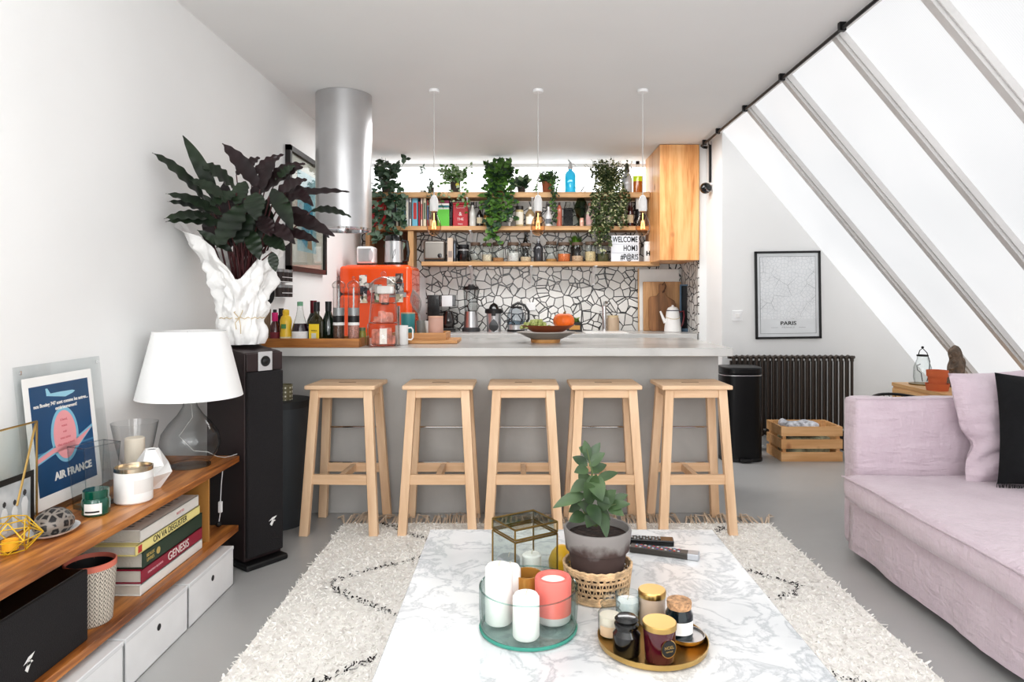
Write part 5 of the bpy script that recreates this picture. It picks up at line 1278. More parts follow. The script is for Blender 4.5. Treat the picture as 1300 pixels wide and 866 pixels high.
# chopping boards / tray
tag(MB().box(wx(500, 3.98), wx(580, 3.98), 3.99, 4.3, ZB, ZB+.02).build('bamboo_board', M_bamboo, bevel=.003), 'flat pale bamboo board on the bar under the small wooden tray', 'board')
wtray('wooden_tray', 'small honey wooden tray with teal, grey and pink pots on the bamboo board', wx(500, 4.1), wx(568, 4.1), 4.02, 4.28, ZB+.0205, .042, M_bamboo)
zq = ZB+.0295
prof_thing('canister', 'teal ceramic canister with a pale rim in the small wooden tray', 'canister', wx(518, 4.16), 4.16, zq, [('body', [(0,0),(.04,0),(.043,.005),(.043,.145),(0,.145)], mat('teal_glaze', (64, 142, 146), .35)), ('rim', [(.0435,.143),(.0435,.15),(.039,.15),(.038,.1),(0,.1)], mat('tan_rim', (206, 180, 150), .6))])
t = prof_thing('utensil_pot', 'grey pot holding a big whisk in the small wooden tray', 'pot', wx(535, 4.2), 4.2, zq, [('pot', [(0,0),(.028,0),(.032,.1),(.029,.1),(.026,.01),(0,.01)], mat('grey_glaze', (134, 136, 132), .4))])
mb = MB(); H0 = Vector((.0, 0, .06)); dr = Vector((-.035, .0, .16)); 
mb.tube([H0, H0+dr*.5], .007, 8)
for k in range(8):
    a = k*PI/8; sd = Vector((math.cos(a), math.sin(a), .1)); pts = []
    for j in range(13):
        u = j/12; ph = PI*u*2-PI; w_ = .032*math.sin(PI*(1-abs(2*u-1)))*(1 if u < .5 else -1); z_ = 1-abs(2*u-1)
        pts.append(H0+dr*.5+dr*.95*z_+sd*w_)
    mb.tube(pts, .0018, 4)
mb.build('whisk', mat('silicone_grey', (150, 148, 146), .5), t)
t = thing('measuring_scoop', 'white plastic cone shaped cup leaning between the grey and pink pots', 'cup', (wx(545, 4.13), 4.13, zq))
MB().lathe([(0,0),(.018,0),(.036,.1),(.033,.1),(.016,.006),(0,.006)], 28, sx=.8).build('cup', M_wht, t)
prof_thing('canister', 'dusty pink ceramic canister with a tan top in the small wooden tray', 'canister', wx(553.5, 4.1), 4.09, zq, [('body', [(0,0),(.042,0),(.045,.005),(.045,.12),(.044,.122)], mat('dusty_pink_glaze', (206, 164, 148), .6)), ('lid', [(.0455,.12),(.0455,.13),(0,.13)], mat('pale_terracotta', (214, 170, 146), .6))])
# fruit plates
t = thing('wooden_trivet', 'round pale wooden foot under the stacked plates on the bar', 'trivet', (.155, 4.13, ZB))
MB().lathe([(0,0),(.086,0),(.09,.012),(.09,.02),(0,.02)], 40).build('disc', M_bamboo, t)
def plate(label, z, r, mi, mo):
    t = thing('plate', label, 'plate', (.16 if z < .96 else .168, 4.13, z), 0, 'plates stacked on the bar')
    MB().lathe([(0,0),(.09,0),(.1,.004),(r*.95,.038),(r,.042)], 56).build('underside', mo, t)
    MB().lathe([(r,.0425),(r*.95,.041),(.1,.01),(0,.007)], 56).build('inside', mi, t)
M_pg = mat('grey_stoneware', (186, 182, 176), .35); M_prust = mat('rust_glaze', (160, 86, 52), .4)
plate('larger grey stoneware plate at the bottom of the fruit plate stack', ZB+.0205, .182, M_pg, mat('warm_grey_glaze', (150, 142, 134), .4))
plate('rust glazed plate holding grapes and a small pumpkin', ZB+.0205+.043, .165, M_pg, M_prust)
zp = ZB+.0205+.043+.02
t = thing('orange_pumpkin', 'small orange pumpkin lying on the upper plate', 'pumpkin', (.268, 4.15, zp-.006))
vs = []; fs = []; ns, nr = 40, 14
for j in range(nr+1):
    ph = PI*j/nr
    for k in range(ns):
        a = 2*PI*k/ns; rr = .066*math.sin(ph)**.8*(1-.07*abs(math.cos(4.5*a)))+.0001; vs.append((rr*math.cos(a), rr*math.sin(a), .05-.05*math.cos(ph)+.0*rr-(.012*math.exp(-(rr/.02)**2) if j > nr/2 else 0)))
for j in range(nr):
    for k in range(ns): fs.append((j*ns+k, j*ns+(k+1) % ns, (j+1)*ns+(k+1) % ns, (j+1)*ns+k))
MB().add(vs, fs).build('flesh', mat('pumpkin_orange', (238, 112, 30), .45, var=(10, .1)), t, ang=180)
MB().tube([(0,0,.085),(.002,0,.1),(.01,0,.11)], [.009,.006,.005], 7).build('stem', mat('dry_stem', (130, 106, 70), .9), t)
random.seed(21); M_gr = leafmat('green_grape', (150, 160, 84), (190, 196, 128), None, .25, 30)
g0 = None
gp = []
for lay, nn, rr in ((0, 26, .078), (1, 18, .055), (2, 9, .03)):
    for i in range(nn):
        a = i*2.399963; q = rr*math.sqrt((i+.5)/nn); gp.append((.095+q*math.cos(a)*1.15, 4.11+q*math.sin(a)*.8, zp-.002+.012+lay*.017+random.uniform(-.002, .002)))
for p in gp:
    if g0 is None:
        mb = MB(); mb.sphere((0,0,0), .0115, 12, sz=1.15); g0 = mb.build('grape', M_gr, loc=p, ang=180); tag(g0, 'pale green grape in the bunch on the upper plate', 'grape', 'grapes on the upper plate'); continue
    o = g0.copy(); C.objects.link(o); o.location = p; o.rotation_euler = (random.random(), random.random(), 0)

# spice rack on left wall
t = thing('spice_rack', 'small two tier wire spice rack on the left wall above the bottles', 'rack', (XL-.001, 4.42, 1.2))
MB().box(0, .07, -.13, .13, .0, .004).box(0, .07, -.13, .13, .1, .104).tube([(.07,-.13,.03),(.07,.13,.03)], .0025, 5).tube([(.07,-.13,.13),(.07,.13,.13)], .0025, 5).build('rack', M_whtm, t)
M_spice = mat('dark_spice', (52, 40, 36), .5)
for lay in (0, 1):
    for k in range(3):
        prof_thing('spice_jar', 'small dark spice jar on the %s tier of the wall rack, %s' % (('lower', 'upper')[lay], ('nearest the camera', 'in the middle', 'farthest from the camera')[k]), 'jar', XL+.035, 4.34+k*.08, 1.2045+lay*.1,
            [('glass', [(0,0),(.026,0),(.027,.06),(0,.06)], M_spice), ('lid', [(.027,.06),(.028,.078),(0,.08)], mat('pewter_lid', (150, 150, 150), .4, .6))], 'spice jars on the wall rack')

# ================================================================ BACK WORKTOP
ZW = .8805
YW = 6.45
t = thing('coffee_maker', 'black filter coffee maker with a glass jug on the back worktop', 'coffee maker', (wx(562, YW), YW, ZW))
MB().box(-.135, .13, -.1, .14, 0, .035).box(-.135, -.02, -.08, .14, .035, .345).box(-.02, .13, -.08, .14, .24, .345).build('body', M_blkg, t, bevel=.006)
MB().box(.0, .1, -.084, -.078, .235, .34).build('steel_panel', M_steel, t, bevel=.004)
MB().lathe([(0,0),(.05,0),(.06,.04),(.058,.1),(.04,.14),(.042,.155)], 28, (.055,-.01,.037)).build('jug', mat('dark_jug_glass', (36, 32, 32), .08, coat=.6), t)
MB().tube([(.1,-.02,.18),(.14,-.03,.17),(.14,-.03,.08),(.11,-.02,.07)], .008, 8).build('jug_handle', M_blk, t)
t = prof_thing('blender', 'glass jug blender with a steel base on the back worktop', 'blender', wx(598, YW), YW, ZW, [('foot', [(0,0),(.085,0),(.085,.03),(.075,.04),(0,.04)], mat('dark_grey_plastic', (56, 56, 58), .4)), ('base', [(.068,.04),(.06,.19),(0,.19)], M_steel), ('jug', [(.05,.19),(.062,.2),(.072,.39),(.07,.4)], glass('ribbed_glass', (226, 228, 228), (120, 124, 126), 1.4)), ('lid', [(.07,.395),(.072,.4),(.07,.425),(.03,.43),(.025,.445),(0,.445)], M_blk)])
MB().tube([(.068,0,.37),(.1,0,.35),(.1,0,.25),(.062,0,.23)], .007, 8).build('handle', M_glass2, t)
t = prof_thing('citrus_juicer', 'steel electric citrus juicer with black top on the back worktop', 'juicer', wx(627, YW), YW, ZW, [('body', [(0,0),(.068,0),(.066,.05),(.07,.17),(0,.17)], M_steel), ('bowl', [(.07,.17),(.085,.175),(.085,.205),(.075,.215),(0,.215)], M_blk), ('cone', [(.05,.215),(.035,.25),(.012,.268),(0,.27)], M_blkg)])
mb = MB(); mb.leaf((0,-.071,0), (0,-.069,.12), .09, 0, 8, .0, up=(0,-1,0)); mb.build('front_panel', M_blkg, t)
MB().box(-.02, .02, -.1, -.06, .15, .175).build('spout', M_blk, t, bevel=.004)
t = prof_thing('glass_kettle', 'clear glass electric kettle with a black handle on the back worktop', 'kettle', wx(655, YW), YW, ZW, [('base', [(0,0),(.085,0),(.085,.02),(0,.02)], M_blk), ('steel_ring', [(.08,.02),(.082,.065),(0,.065)], M_steel), ('glass', [(.082,.065),(.088,.1),(.082,.16),(.06,.21),(.055,.225)], glass('kettle_glass', (230, 234, 238), (120, 128, 132), 1.4)), ('water', [(0,.066),(.08,.066),(.084,.1),(0,.1)], glass('water', (200, 212, 220), (150, 164, 172))), ('lid', [(.056,.222),(.056,.235),(0,.24)], M_blk)])
MB().tube([(-.04,0,.24),(.02,0,.27),(.08,0,.25),(.12,0,.19),(.12,0,.12),(.09,0,.07)], .012, 10).build('handle', M_blkg, t)
t = thing('wall_socket', 'white double socket plate on the mosaic behind the kettle', 'socket', (wx(674, 6.68), 6.688, wz(389, 6.68)))
MB().box(-.045, .045, -.01, 0, -.04, .04).build('plate', M_whtm, t, bevel=.004); MB().lathe([(.022,0),(.02,-.003),(0,-.003)], 20, M=Matrix.Translation((0,-.009,0)) @ Matrix.Rotation(R(90),4,'X')).build('socket', mat('light_grey', (200, 200, 200), .5), t)
t = thing('black_planter', 'small black box with a green plant on the back worktop right of the pumpkin', 'planter', (wx(729, YW), YW, ZW))
MB().box(-.07, .07, -.05, .05, 0, .09).build('box', M_blk, t, bevel=.003); MB().box(-.05, .05, -.0515, -.05, .02, .06).build('label', mat('amber_label', (190, 140, 70), .6), t)
mb = MB(); random.seed(2)
for i in range(40): mb.leaf((random.uniform(-.05,.05), random.uniform(-.03,.03), .08), (random.uniform(-.07,.07), random.uniform(-.05,.05), random.uniform(.1,.14)), .02, .1, 3, .2)
mb.build('leaves', leafmat('herb_green', (90, 120, 50), (140, 160, 80)), t)
t = prof_thing('string_tied_jar', 'beige glass jar tied with string standing beside the tap', 'jar', wx(778, 6.5), 6.5, ZW+.006 if False else ZW, [('jar', [(0,0),(.058,0),(.06,.005),(.06,.12),(.05,.135),(0,.135)], mat('beige_contents', (186, 164, 140), .4)), ('collar', [(.052,.13),(.054,.15),(0,.152)], mat('jute_string', (206, 186, 150), .9))])
# cutting boards
t = thing('cutting_board', 'tall white topped board leaning at the back of the cutting boards', 'cutting board', (wx(838, 6.6), 6.62, ZW)); t.rotation_euler = (R(-3), 0, 0)
MB().box(-.195, .195, 0, .02, 0, .6).build('board', mat('white_board', (234, 233, 230), .4), t, bevel=.004)
MB().box(-.205, -.195, -.003, .023, 0, .605).build('edge', M_oak, t)
t = thing('cutting_board', 'large rectangular oak cutting board leaning against the white one', 'cutting board', (wx(842, 6.55), 6.575, ZW)); t.rotation_euler = (R(-3), 0, 0)
M_cb = wood('oak_cutting_board', (160, 116, 74), (200, 156, 110), 'z', .5)
MB().box(-.185, .185, 0, .022, 0, .475).build('board', M_cb, t, bevel=.008)
t = thing('cutting_board', 'walnut paddle board with a leather loop in front of the oak board', 'cutting board', (wx(842, 6.5), 6.53, ZW)); t.rotation_euler = (R(-3), 0, 0)
M_wal = wood('streaky_walnut', (92, 60, 34), (160, 112, 70), 'z', .5, 4)
poly = [(-.13,.03),(-.115,.005),(-.09,0),(.09,0),(.12,.01),(.13,.03),(.13,.26),(.12,.29),(.05,.33),(.03,.37),(.03,.44),(.02,.455),(-.02,.455),(-.03,.44),(-.03,.37),(-.05,.34),(-.115,.33),(-.13,.3)]
MB().prism(poly, 0, .022, M=Matrix.Rotation(R(90), 4, 'X') @ Matrix.Translation((0,0,-.022))).build('board', M_wal, t, bevel=.006)
MB().tube([(0,-.004,.44),(.02,-.008,.47),(.035,-.008,.43),(.02,-.008,.39),(0,-.006,.37)], .006, 6).build('leather_loop', mat('brown_leather', (84, 56, 38), .7), t)
t = prof_thing('enamel_coffee_pot', 'white enamel coffee pot with dark rim in front of the cutting boards', 'coffee pot', wx(854, 6.4), 6.4, ZW, [('body', [(0,0),(.09,0),(.094,.006),(.068,.225),(.066,.23)], M_wht), ('rim', [(.068,.228),(.07,.235),(.066,.237)], mat('navy_rim', (34, 36, 60), .3)), ('lid', [(.066,.236),(.05,.262),(.02,.275),(.012,.278),(.012,.29),(0,.293)], M_wht)])
MB().tube([(-.08,0,.1),(-.105,0,.15),(-.125,0,.2),(-.135,0,.225)], [.022,.016,.012,.01], 10).build('spout', M_wht, t)
MB().tube([(.07,0,.215),(.12,0,.225),(.125,0,.17),(.11,0,.09),(.088,0,.05)], .009, 8).build('handle', mat('maroon_enamel', (110, 30, 40), .3), t)
MB().tube([(.079*math.cos(k*PI/12), .079*math.sin(k*PI/12), .15+.01*math.cos(k*PI/6)) for k in range(24)], .003, 5, closed=True).build('string', mat('jute_string', (206, 186, 150), .9), t)
t.scale = (.86, .86, .86)
t = thing('serving_tray', 'blue grey rectangular tray standing on end at the right of the worktop', 'tray', (wx(877, 6.35), 6.42, ZW)); t.rotation_euler = (0, 0, R(-35))
MB().box(-.07, .07, 0, .012, 0, .43).build('panel', mat('near_black_panel', (20, 22, 26), .4), t)
MB().box(-.085, -.07, -.02, .014, 0, .445).box(.07, .085, -.02, .014, 0, .445).box(-.07, .07, -.02, .014, .43, .445).box(-.07, .07, -.02, .014, 0, .03).build('edge', mat('blue_grey_paint', (78, 104, 124), .5), t, bevel=.002)

# on top of the fridge
ZF = 1.4855
t = thing('small_toaster', 'small white and silver appliance at the left on the orange fridge', 'toaster', (wx(464, 6.0), 6.05, ZF))
MB().box(-.075, .075, -.08, .1, .012, .165).build('body', M_whtm, t, bevel=.02, bseg=4); MB().box(-.055, .055, -.083, -.078, .03, .145).build('front', M_steel, t, bevel=.01)
MB().box(-.07, .07, -.07, .09, 0, .014).build('foot', M_blk, t)
mb = MB(); mb.lathe([(0,0),(.045,0),(.045,.004),(0,.004)], 24, M=Matrix.Translation((.055,-.083,.085)) @ Matrix.Rotation(R(90),4,'X') @ Matrix.Scale(.45,4,(1,0,0))); mb.build('dial', mat('pale_dial', (200,200,202), .4), t)
t = prof_thing('soup_maker', 'tall steel soup maker jug with black lid on the orange fridge', 'appliance', wx(499, 6.0), 6.05, ZF, [('base', [(0,0),(.088,0),(.09,.025),(0,.025)], M_blk), ('jug', [(.084,.025),(.078,.215),(0,.215)], M_steel), ('lid', [(.08,.213),(.082,.225),(.075,.262),(.03,.275),(0,.275)], M_blkg)])
MB().tube([(.07,-.02,.22),(.12,-.02,.21),(.13,-.02,.12),(.12,-.02,.04),(.075,-.02,.03)], .014, 8).build('handle', M_blkg, t)
MB().tube([(-.0,-.083,.06),(.012,-.083,.12),(.024,-.081,.14),(.022,-.083,.1),(.004,-.084,.055)], .002, 5).build('emblem', M_blk, t)

# ================================================================ SHELF ITEMS
YS = 6.55
def sx(px, Y=YS): return wx(px, Y)
def bk(label, a, b, py, z, col, Y=6.5, d=.16, lean=0):
    x0, x1 = sx(a, Y), sx(b, Y); h = wz(py, Y)-z
    t = thing('book', label, 'book', ((x0+x1)/2, Y, z+.0005), 0, 'books on the middle wall shelf'); w = (x1-x0)/2-.0005; mc = mat('cover_%d_%d_%d' % col, col, .5)
    MB().box(-w, w, 0, .003, 0, h).box(-w, -w+.0025, 0, d, 0, h).box(w-.0025, w, 0, d, 0, h).build('cover', mc, t)
    MB().box(-w+.0025, w-.0025, .003, d-.004, .002, h-.003).build('pages', mat('pages_214', (214, 208, 198), .9), t)
    if b-a > 2.4: MB().box(-w*.55, w*.55, -.0008, .0, h*.25, h*.8).build('spine_print', mat('sp_%d' % ((a*7) % 5), [(60, 60, 70), (190, 60, 60), (40, 110, 150), (230, 226, 210), (90, 110, 90)][int(a*7) % 5], .6), t)
    if lean: t.rotation_euler = (0, R(lean), 0)
    return t
ZS = SH2
bks = [(496.5, 502, 258, (52, 58, 60), 'dark grey upright book just right of the left trailing plant'), (502.5, 506, 256, (200, 196, 180), 'thin cream upright book beside the dark grey one'), (507, 511, 257, (96, 110, 86), 'moss green upright book behind the trailing leaves'),
       (511.4, 514.4, 254, (40, 140, 180), 'thin bright blue upright book'), (514.8, 519, 249, (206, 208, 208), 'pale grey upright book right of the thin blue one'), (519.3, 522.4, 249, (226, 224, 220), 'white upright book left of the light blue one'),
       (523, 530.6, 250, (120, 190, 214), 'wide light blue upright book'), (531, 533.4, 256, (186, 46, 62), 'thin crimson upright book'), (533.8, 536.6, 252, (232, 214, 200), 'thin pinkish white upright book'),
       (537, 541.4, 250, (222, 210, 184), 'cream upright book left of the leftmost bulb'), (541.8, 544.6, 254, (170, 50, 50), 'thin brick red upright book by the leftmost bulb'), (545, 549, 252, (214, 206, 200), 'pale upright book behind the leftmost bulb'), (549.4, 553, 256, (120, 90, 110), 'mauve upright book behind the leftmost bulb')]
for a, b, py, col, lb in bks: bk(lb, a, b, py, ZS, col)
t = thing('book_box', 'bright lime green book standing cover forward under a few flat books', 'book', (sx(563.5), 6.5, ZS+.0005))
w = (sx(571)-sx(556))/2; MB().box(-w, w, 0, .012, 0, wz(266, 6.5)-ZS).build('cover', mat('lime_cover', (96, 190, 60), .5), t); MB().box(-w+.002, w-.002, .012, .05, .002, wz(266, 6.5)-ZS-.003).build('pages', M_paper, t)
zz = wz(266, 6.5)+.001
for i, (c, h, lb) in enumerate([((206, 214, 200), .018, 'pale green flat book lying right on the lime green one'), ((44, 120, 130), .02, 'teal flat book in the small pile over the lime green one'), ((234, 232, 226), .018, 'white flat book in the small pile over the lime green one'), ((132, 24, 70), .028, 'plum flat book on top of the pile over the lime green one')]):
    u = thing('book', lb, 'book', (sx(563.5), 6.5, zz), 0, 'books on the middle wall shelf'); MB().box(-w+.003, w-.002, 0, .15, 0, h).build('cover', mat('cover_%d_%d_%d' % c, c, .5), u, bevel=.001); zz += h+.0005
bk('thin black upright book leaning beside the red tin', 572.2, 574, 254, ZS, (24, 24, 28), lean=2)
M_redtin = mat('red_tin', (176, 16, 34), .35)
def tin(label, a, b, py, txt):
    t = thing('red_tin', label, 'tin', ((sx(a)+sx(b))/2, 6.5, ZS+.0005)); w = (sx(b)-sx(a))/2; h = wz(py, 6.5)-ZS
    MB().box(-w, w, 0, .12, 0, h-.02).build('body', M_redtin, t, bevel=.006); MB().box(-w-.002, w+.002, -.002, .122, h-.02, h).build('lid', M_redtin, t, bevel=.006)
    for i, (s_, sz, f) in enumerate(txt): text(s_, sz, M_paper, t, (0, -.001, h*f), FACE_CAM)
tin('red tea tin with white lettering standing upright right of the lime green book', 575.5, 594.5, 257, [('THES ET CAFES', .012, .77), ('&', .05, .52), ('THE', .034, .3), ('PARIS', .018, .1)])
tin('red tin with white lettering behind the left trailing plant', 470.5, 491, 254, [('MAISON', .022, .7), ('1854', .03, .45), ('PARIS', .022, .2)])
def bottle(name, label, px, py, wpx, z, col, kind='bottle', Y=6.53, lab=None, capc=None, gl=False, neck=.35, cat='bottle'):
    X = sx(px, Y); H = wz(py, Y)-z; r = wpx/2*Y/F
    body = glass('tint_%d_%d_%d' % col, col, tuple(int(c*.5) for c in col), 1.2) if gl else mat('bottle_%d_%d_%d' % col, col, .15, coat=.5)
    t = thing(name, label, cat, (X, Y, z+.0005))
    if kind == 'bottle':
        pr = [(0,0),(r*.94,0),(r,.006),(r,H*(1-neck)*.85),(r*.75,H*(1-neck)),(r*.36,H*(1-neck*.6)),(r*.34,H*.93)]
        cp = [(r*.42,H*.88),(r*.42,H),(0,H)]
    else:
        pr = [(0,0),(r*.94,0),(r,.005),(r,H*.78),(r*.85,H*.84)]; cp = [(r*.93,H*.82),(r*.93,H),(0,H)]
    MB().lathe(pr, 24).build('body', body, t); MB().lathe(cp, 20).build('cap', mat('cap_%d' % (sum(capc) if capc else 1), capc or (30, 28, 28), .4), t)
    if lab: lab_arc(MB(), r+.0008, H*lab[0], H*lab[1], R(-150), R(-30)).build('label', mat('label_%d' % sum(lab[2]), lab[2], .7), t)
    return t
B = bottle
B('glass_bottle', 'clear swing bottle with milky contents right of the red tea tin', 600, 257, 9, ZS, (214, 214, 208), gl=False)
B('dark_bottle', 'dark bottle with a pale label under the bright green trailing plant', 609, 262, 8, ZS, (30, 24, 20), lab=(.15,.45,(214,200,170)))
B('honey_jar', 'amber jar behind the hanging leaves of the bright green plant', 618.5, 270, 9, ZS, (150, 100, 30), 'jar', lab=(.2,.6,(220,206,150)), cat='jar')
B('dark_jar', 'wide black jar with a white label stripe under the bright green plant', 631, 268, 12, ZS, (24, 22, 22), 'jar', lab=(.12,.42,(226,220,206)), cat='jar')
t = thing('shell_ornament', 'white diamond shaped ornament on the middle shelf beside the cream tin', 'ornament', (sx(646.5), 6.5, ZS+.0005))
MB().lathe([(0,0),(.012,0),(.014,.03),(.045,.08),(.04,.1),(.008,.125),(0,.14)], 8).build('body', M_wht, t, smooth=False)
B('cream_tin', 'cream tin with two labels left of the middle bulb', 659.5, 262, 10.5, ZS, (206, 188, 142), 'jar', lab=(.1,.7,(232,224,196)), capc=(40,36,34), cat='tin')
B('apothecary_bottle', 'round amber bottle with an oval white label left of the middle bulb', 673, 263, 12, ZS, (150, 128, 96), 'bottle', lab=(.12,.5,(240,234,220)), capc=(226,222,210), neck=.25)
B('dark_vinegar_bottle', 'dark slim bottle hidden behind the middle bulb', 684, 258, 8, ZS, (46, 30, 22), lab=(.15,.4,(206,190,160)))
B('white_bottle', 'slim white painted bottle right of the middle bulb', 696.5, 259, 8.6, ZS, (226, 226, 226), neck=.45, lab=(.12,.34,(120,124,130)), capc=(20,20,20))
B('rose_bottle', 'slim copper rose bottle with a dark top', 710, 257, 7, ZS, (190, 106, 84), neck=.2, capc=(60,20,20))
t = thing('square_decanter', 'square ribbed grey glass decanter left of the green diamond vase', 'decanter', (sx(721), 6.53, ZS+.0005))
MB().box(-.045, .045, -.03, .03, 0, .18).build('body', glass('smoky_glass', (150, 150, 152), (70, 70, 74), 1.3), t, bevel=.008); mb = MB()
for i in range(8): mb.box(-.043+i*.011, -.039+i*.011, -.034, -.03, .01, .17)
mb.build('ribs', glass('smoky_rib', (120, 120, 124), (60, 60, 64), 1.4), t); MB().lathe([(.018,.18),(.018,.2),(.026,.21),(.026,.235),(0,.24)], 12).build('stopper', M_glass2, t)
t = thing('diamond_vase', 'large faceted pale green glass vase on the middle shelf', 'vase', (sx(737), 6.52, ZS+.0005))
MB().lathe([(0,0),(.035,0),(.03,.05),(.072,.17),(.066,.2),(.03,.285),(.026,.31)], 7).build('body', glass('pale_green_glass', (150, 172, 150), (60, 84, 66), 1.5), t, smooth=False)
mb = MB(); mb.tube([(0,0,.1),(-.01,0,.33),(-.06,-.01,.38),(-.08,-.01,.33),(-.06,-.01,.3)], .003, 5); mb.leaf((-.01,0,.3),(.05,-.02,.4),.04,.05,5); mb.leaf((-.01,0,.3),(.07,-.02,.34),.035,.05,5); mb.build('sprig', leafmat('dark_sprig', (40, 54, 40), (60, 80, 60)), t)
B('pink_cup', 'tiny pink shot cup in front of the green diamond vase', 738.5, 277, 5.5, ZS, (206, 160, 140), 'jar', Y=6.46, capc=(206,160,140), cat='cup')
B('apothecary_jar', 'apothecary bottle with a pink label left of the dense ivy', 749, 258, 12, ZS, (196, 178, 170), 'bottle', lab=(.08,.5,(224,184,180)), capc=(150,100,80), neck=.3)
B('syrup_flask', 'squat flask with a pale label, leftmost behind the dense ivy', 761, 268, 10, ZS, (60, 46, 34), 'jar', lab=(.2,.6,(212,206,190)), cat='jar')
B('syrup_flask', 'squat flask with a pale label, middle one behind the dense ivy', 774, 266, 11, ZS, (70, 80, 50), 'jar', lab=(.2,.6,(220,214,200)), cat='jar')
B('syrup_flask', 'squat flask with a pale label, rightmost behind the dense ivy', 788, 268, 10, ZS, (54, 44, 40), 'jar', lab=(.2,.65,(206,200,186)), cat='jar')
B('wine_bottle', 'dark red wine bottle standing right of the dense ivy', 800, 249, 9, ZS, (56, 16, 20), neck=.45, lab=(.12,.38,(206,190,160)), capc=(90,20,30))
B('black_canister', 'tall black and white canister at the right end of the middle shelf', 811.5, 248, 10.5, ZS, (26, 24, 24), 'jar', lab=(.55,.98,(222,220,214)), capc=(226,224,218), cat='canister')
# lower shelf
ZS3 = SH3
t = thing('toaster', 'brushed steel two slot toaster at the left end of the lower shelf', 'toaster', (sx(552.5), 6.46, ZS3+.0005))
MB().box(-.1, .1, .0, .16, .015, .2).build('body', mat('satin_steel', (150, 146, 140), .35, .9), t, bevel=.022, bseg=4); MB().box(-.095, .095, .01, .15, 0, .018).box(-.115, -.1, .06, .1, .1, .12).build('base', M_blk, t)
MB().box(-.075, .075, .04, .06, .199, .201).box(-.075, .075, .1, .12, .199, .201).build('slots', M_blk, t)
MB().lathe([(0,0),(.022,0),(.02,.014),(0,.015)], 20, M=Matrix.Translation((.055,0,.055)) @ Matrix.Rotation(R(90),4,'X')).build('dial', M_blkg, t)
t = thing('card_box', 'tall narrow beige carton beside the toaster', 'box', (sx(572.5), 6.47, ZS3+.0005)); MB().box(-.026, .026, 0, .12, 0, .225).build('carton', mat('beige_carton', (206, 190, 172), .8), t, bevel=.001); MB().box(-.018, .018, -.0008, 0, .04, .1).build('print', mat('grey_print', (150, 140, 134), .8), t)
t = thing('dark_folder', 'thin dark grey item standing between the carton and the black canister', 'box', (sx(578.2), 6.47, ZS3+.0005)); MB().box(-.009, .009, 0, .11, 0, .2).build('cover', mat('charcoal_card', (50, 54, 60), .6), t); MB().box(-.0055, .0055, -.0008, 0, .03, .17).build('spine_print', mat('steel_blue_print', (120, 132, 146), .6), t)
B('black_canister', 'round black canister right of the toaster', 588.5, 311, 15, ZS3, (20, 20, 22), 'jar', lab=(.66,.7,(206,206,206)), capc=(24,24,26), cat='canister')
M_lid = mat('dark_wood_lid', (96, 78, 64), .6)
def sjar(label, px, wpx, py, fill, fh):
    X = sx(px, 6.52); r = wpx/2*6.52/F; H = wz(py, 6.52)-ZS3
    t = thing('storage_jar', label, 'jar', (X, 6.52, ZS3+.0005), 0, 'glass jars on the lower shelf')
    MB().lathe([(0,0),(r*.94,0),(r,.006),(r,H*.72),(r*.84,H*.82),(r*.84,H*.86)], 24).build('glass', M_glass2, t)
    MB().lathe([(0,.004),(r*.9,.004),(r*.93,.01),(r*.93,H*fh),(0,H*fh)], 22).build('contents', fill, t)
    MB().lathe([(r*.9,H*.84),(r*.92,H*.86),(r*.92,H),(0,H)], 24).build('lid', M_lid, t)
def fm(n, c): return mat('food_'+n, c, .8, bmp=(180, .6), var=(150, .25))
sjar('glass jar almost empty beside the round black canister', 603.5, 13.5, 308, fm('tan', (190, 170, 140)), .08)
sjar('glass jar half full of pale flour, second of the jar row', 618.5, 13, 309, fm('flour', (226, 212, 188)), .38)
sjar('wide glass jar with a little brown grain, third of the jar row', 632.5, 15, 308, fm('grain', (188, 140, 96)), .2)
sjar('wide glass jar half full of white sugar', 651.5, 15.5, 308, fm('sugar', (240, 238, 232)), .45)
sjar('glass jar with a little beige rice under a clear bottle', 667.5, 14.5, 309, fm('rice', (222, 200, 170)), .26)
B('clear_bottle', 'tall clear bottle rising behind the jar of beige rice', 667, 293, 8, ZS3, (170, 172, 170), Y=6.62, gl=True, capc=(120,120,120))
B('cocktail_shaker', 'dark metal shaker between the rice jar and the jar of seeds', 683.5, 303, 12, ZS3, (50, 50, 54), 'bottle', capc=(150,150,152), neck=.3)
sjar('glass jar with a thin layer of seeds left of the orange lentils', 700, 14.5, 307, fm('seeds', (190, 146, 90)), .14)
sjar('glass jar of orange lentils', 716, 16.5, 308, fm('lentils', (230, 126, 70)), .4)
sjar('glass jar of pale nuts under the bright green sprouts', 733, 15.5, 308, fm('nuts', (216, 186, 156)), .3)
sjar('glass jar half full of cream coloured beans', 749.5, 14.5, 307, fm('beans', (224, 202, 160)), .5)
sjar('glass jar with dark leaves left of the WELCOME light box', 765.5, 15, 308, fm('tea', (96, 96, 60)), .4)
t = thing('sprout_pot', 'bright green sprouting herb behind the lower shelf jars', 'potted plant', (sx(731, 6.62), 6.63, ZS3+.0005))
MB().lathe([(0,0),(.04,0),(.05,.15),(0,.15)], 24).build('pot', mat('dark_pot', (50, 44, 40), .7), t); mb = MB()
for i in range(90): a = random.uniform(0, 2*PI); q = random.uniform(0, .04); mb.leaf((q*math.cos(a), q*math.sin(a), .145), (q*math.cos(a)*2.2, q*math.sin(a)*1.4, random.uniform(.2, .27)), .02, .1, 4, .2)
mb.build('leaves', leafmat('sprout_green', (70, 130, 30), (130, 184, 60)), t)
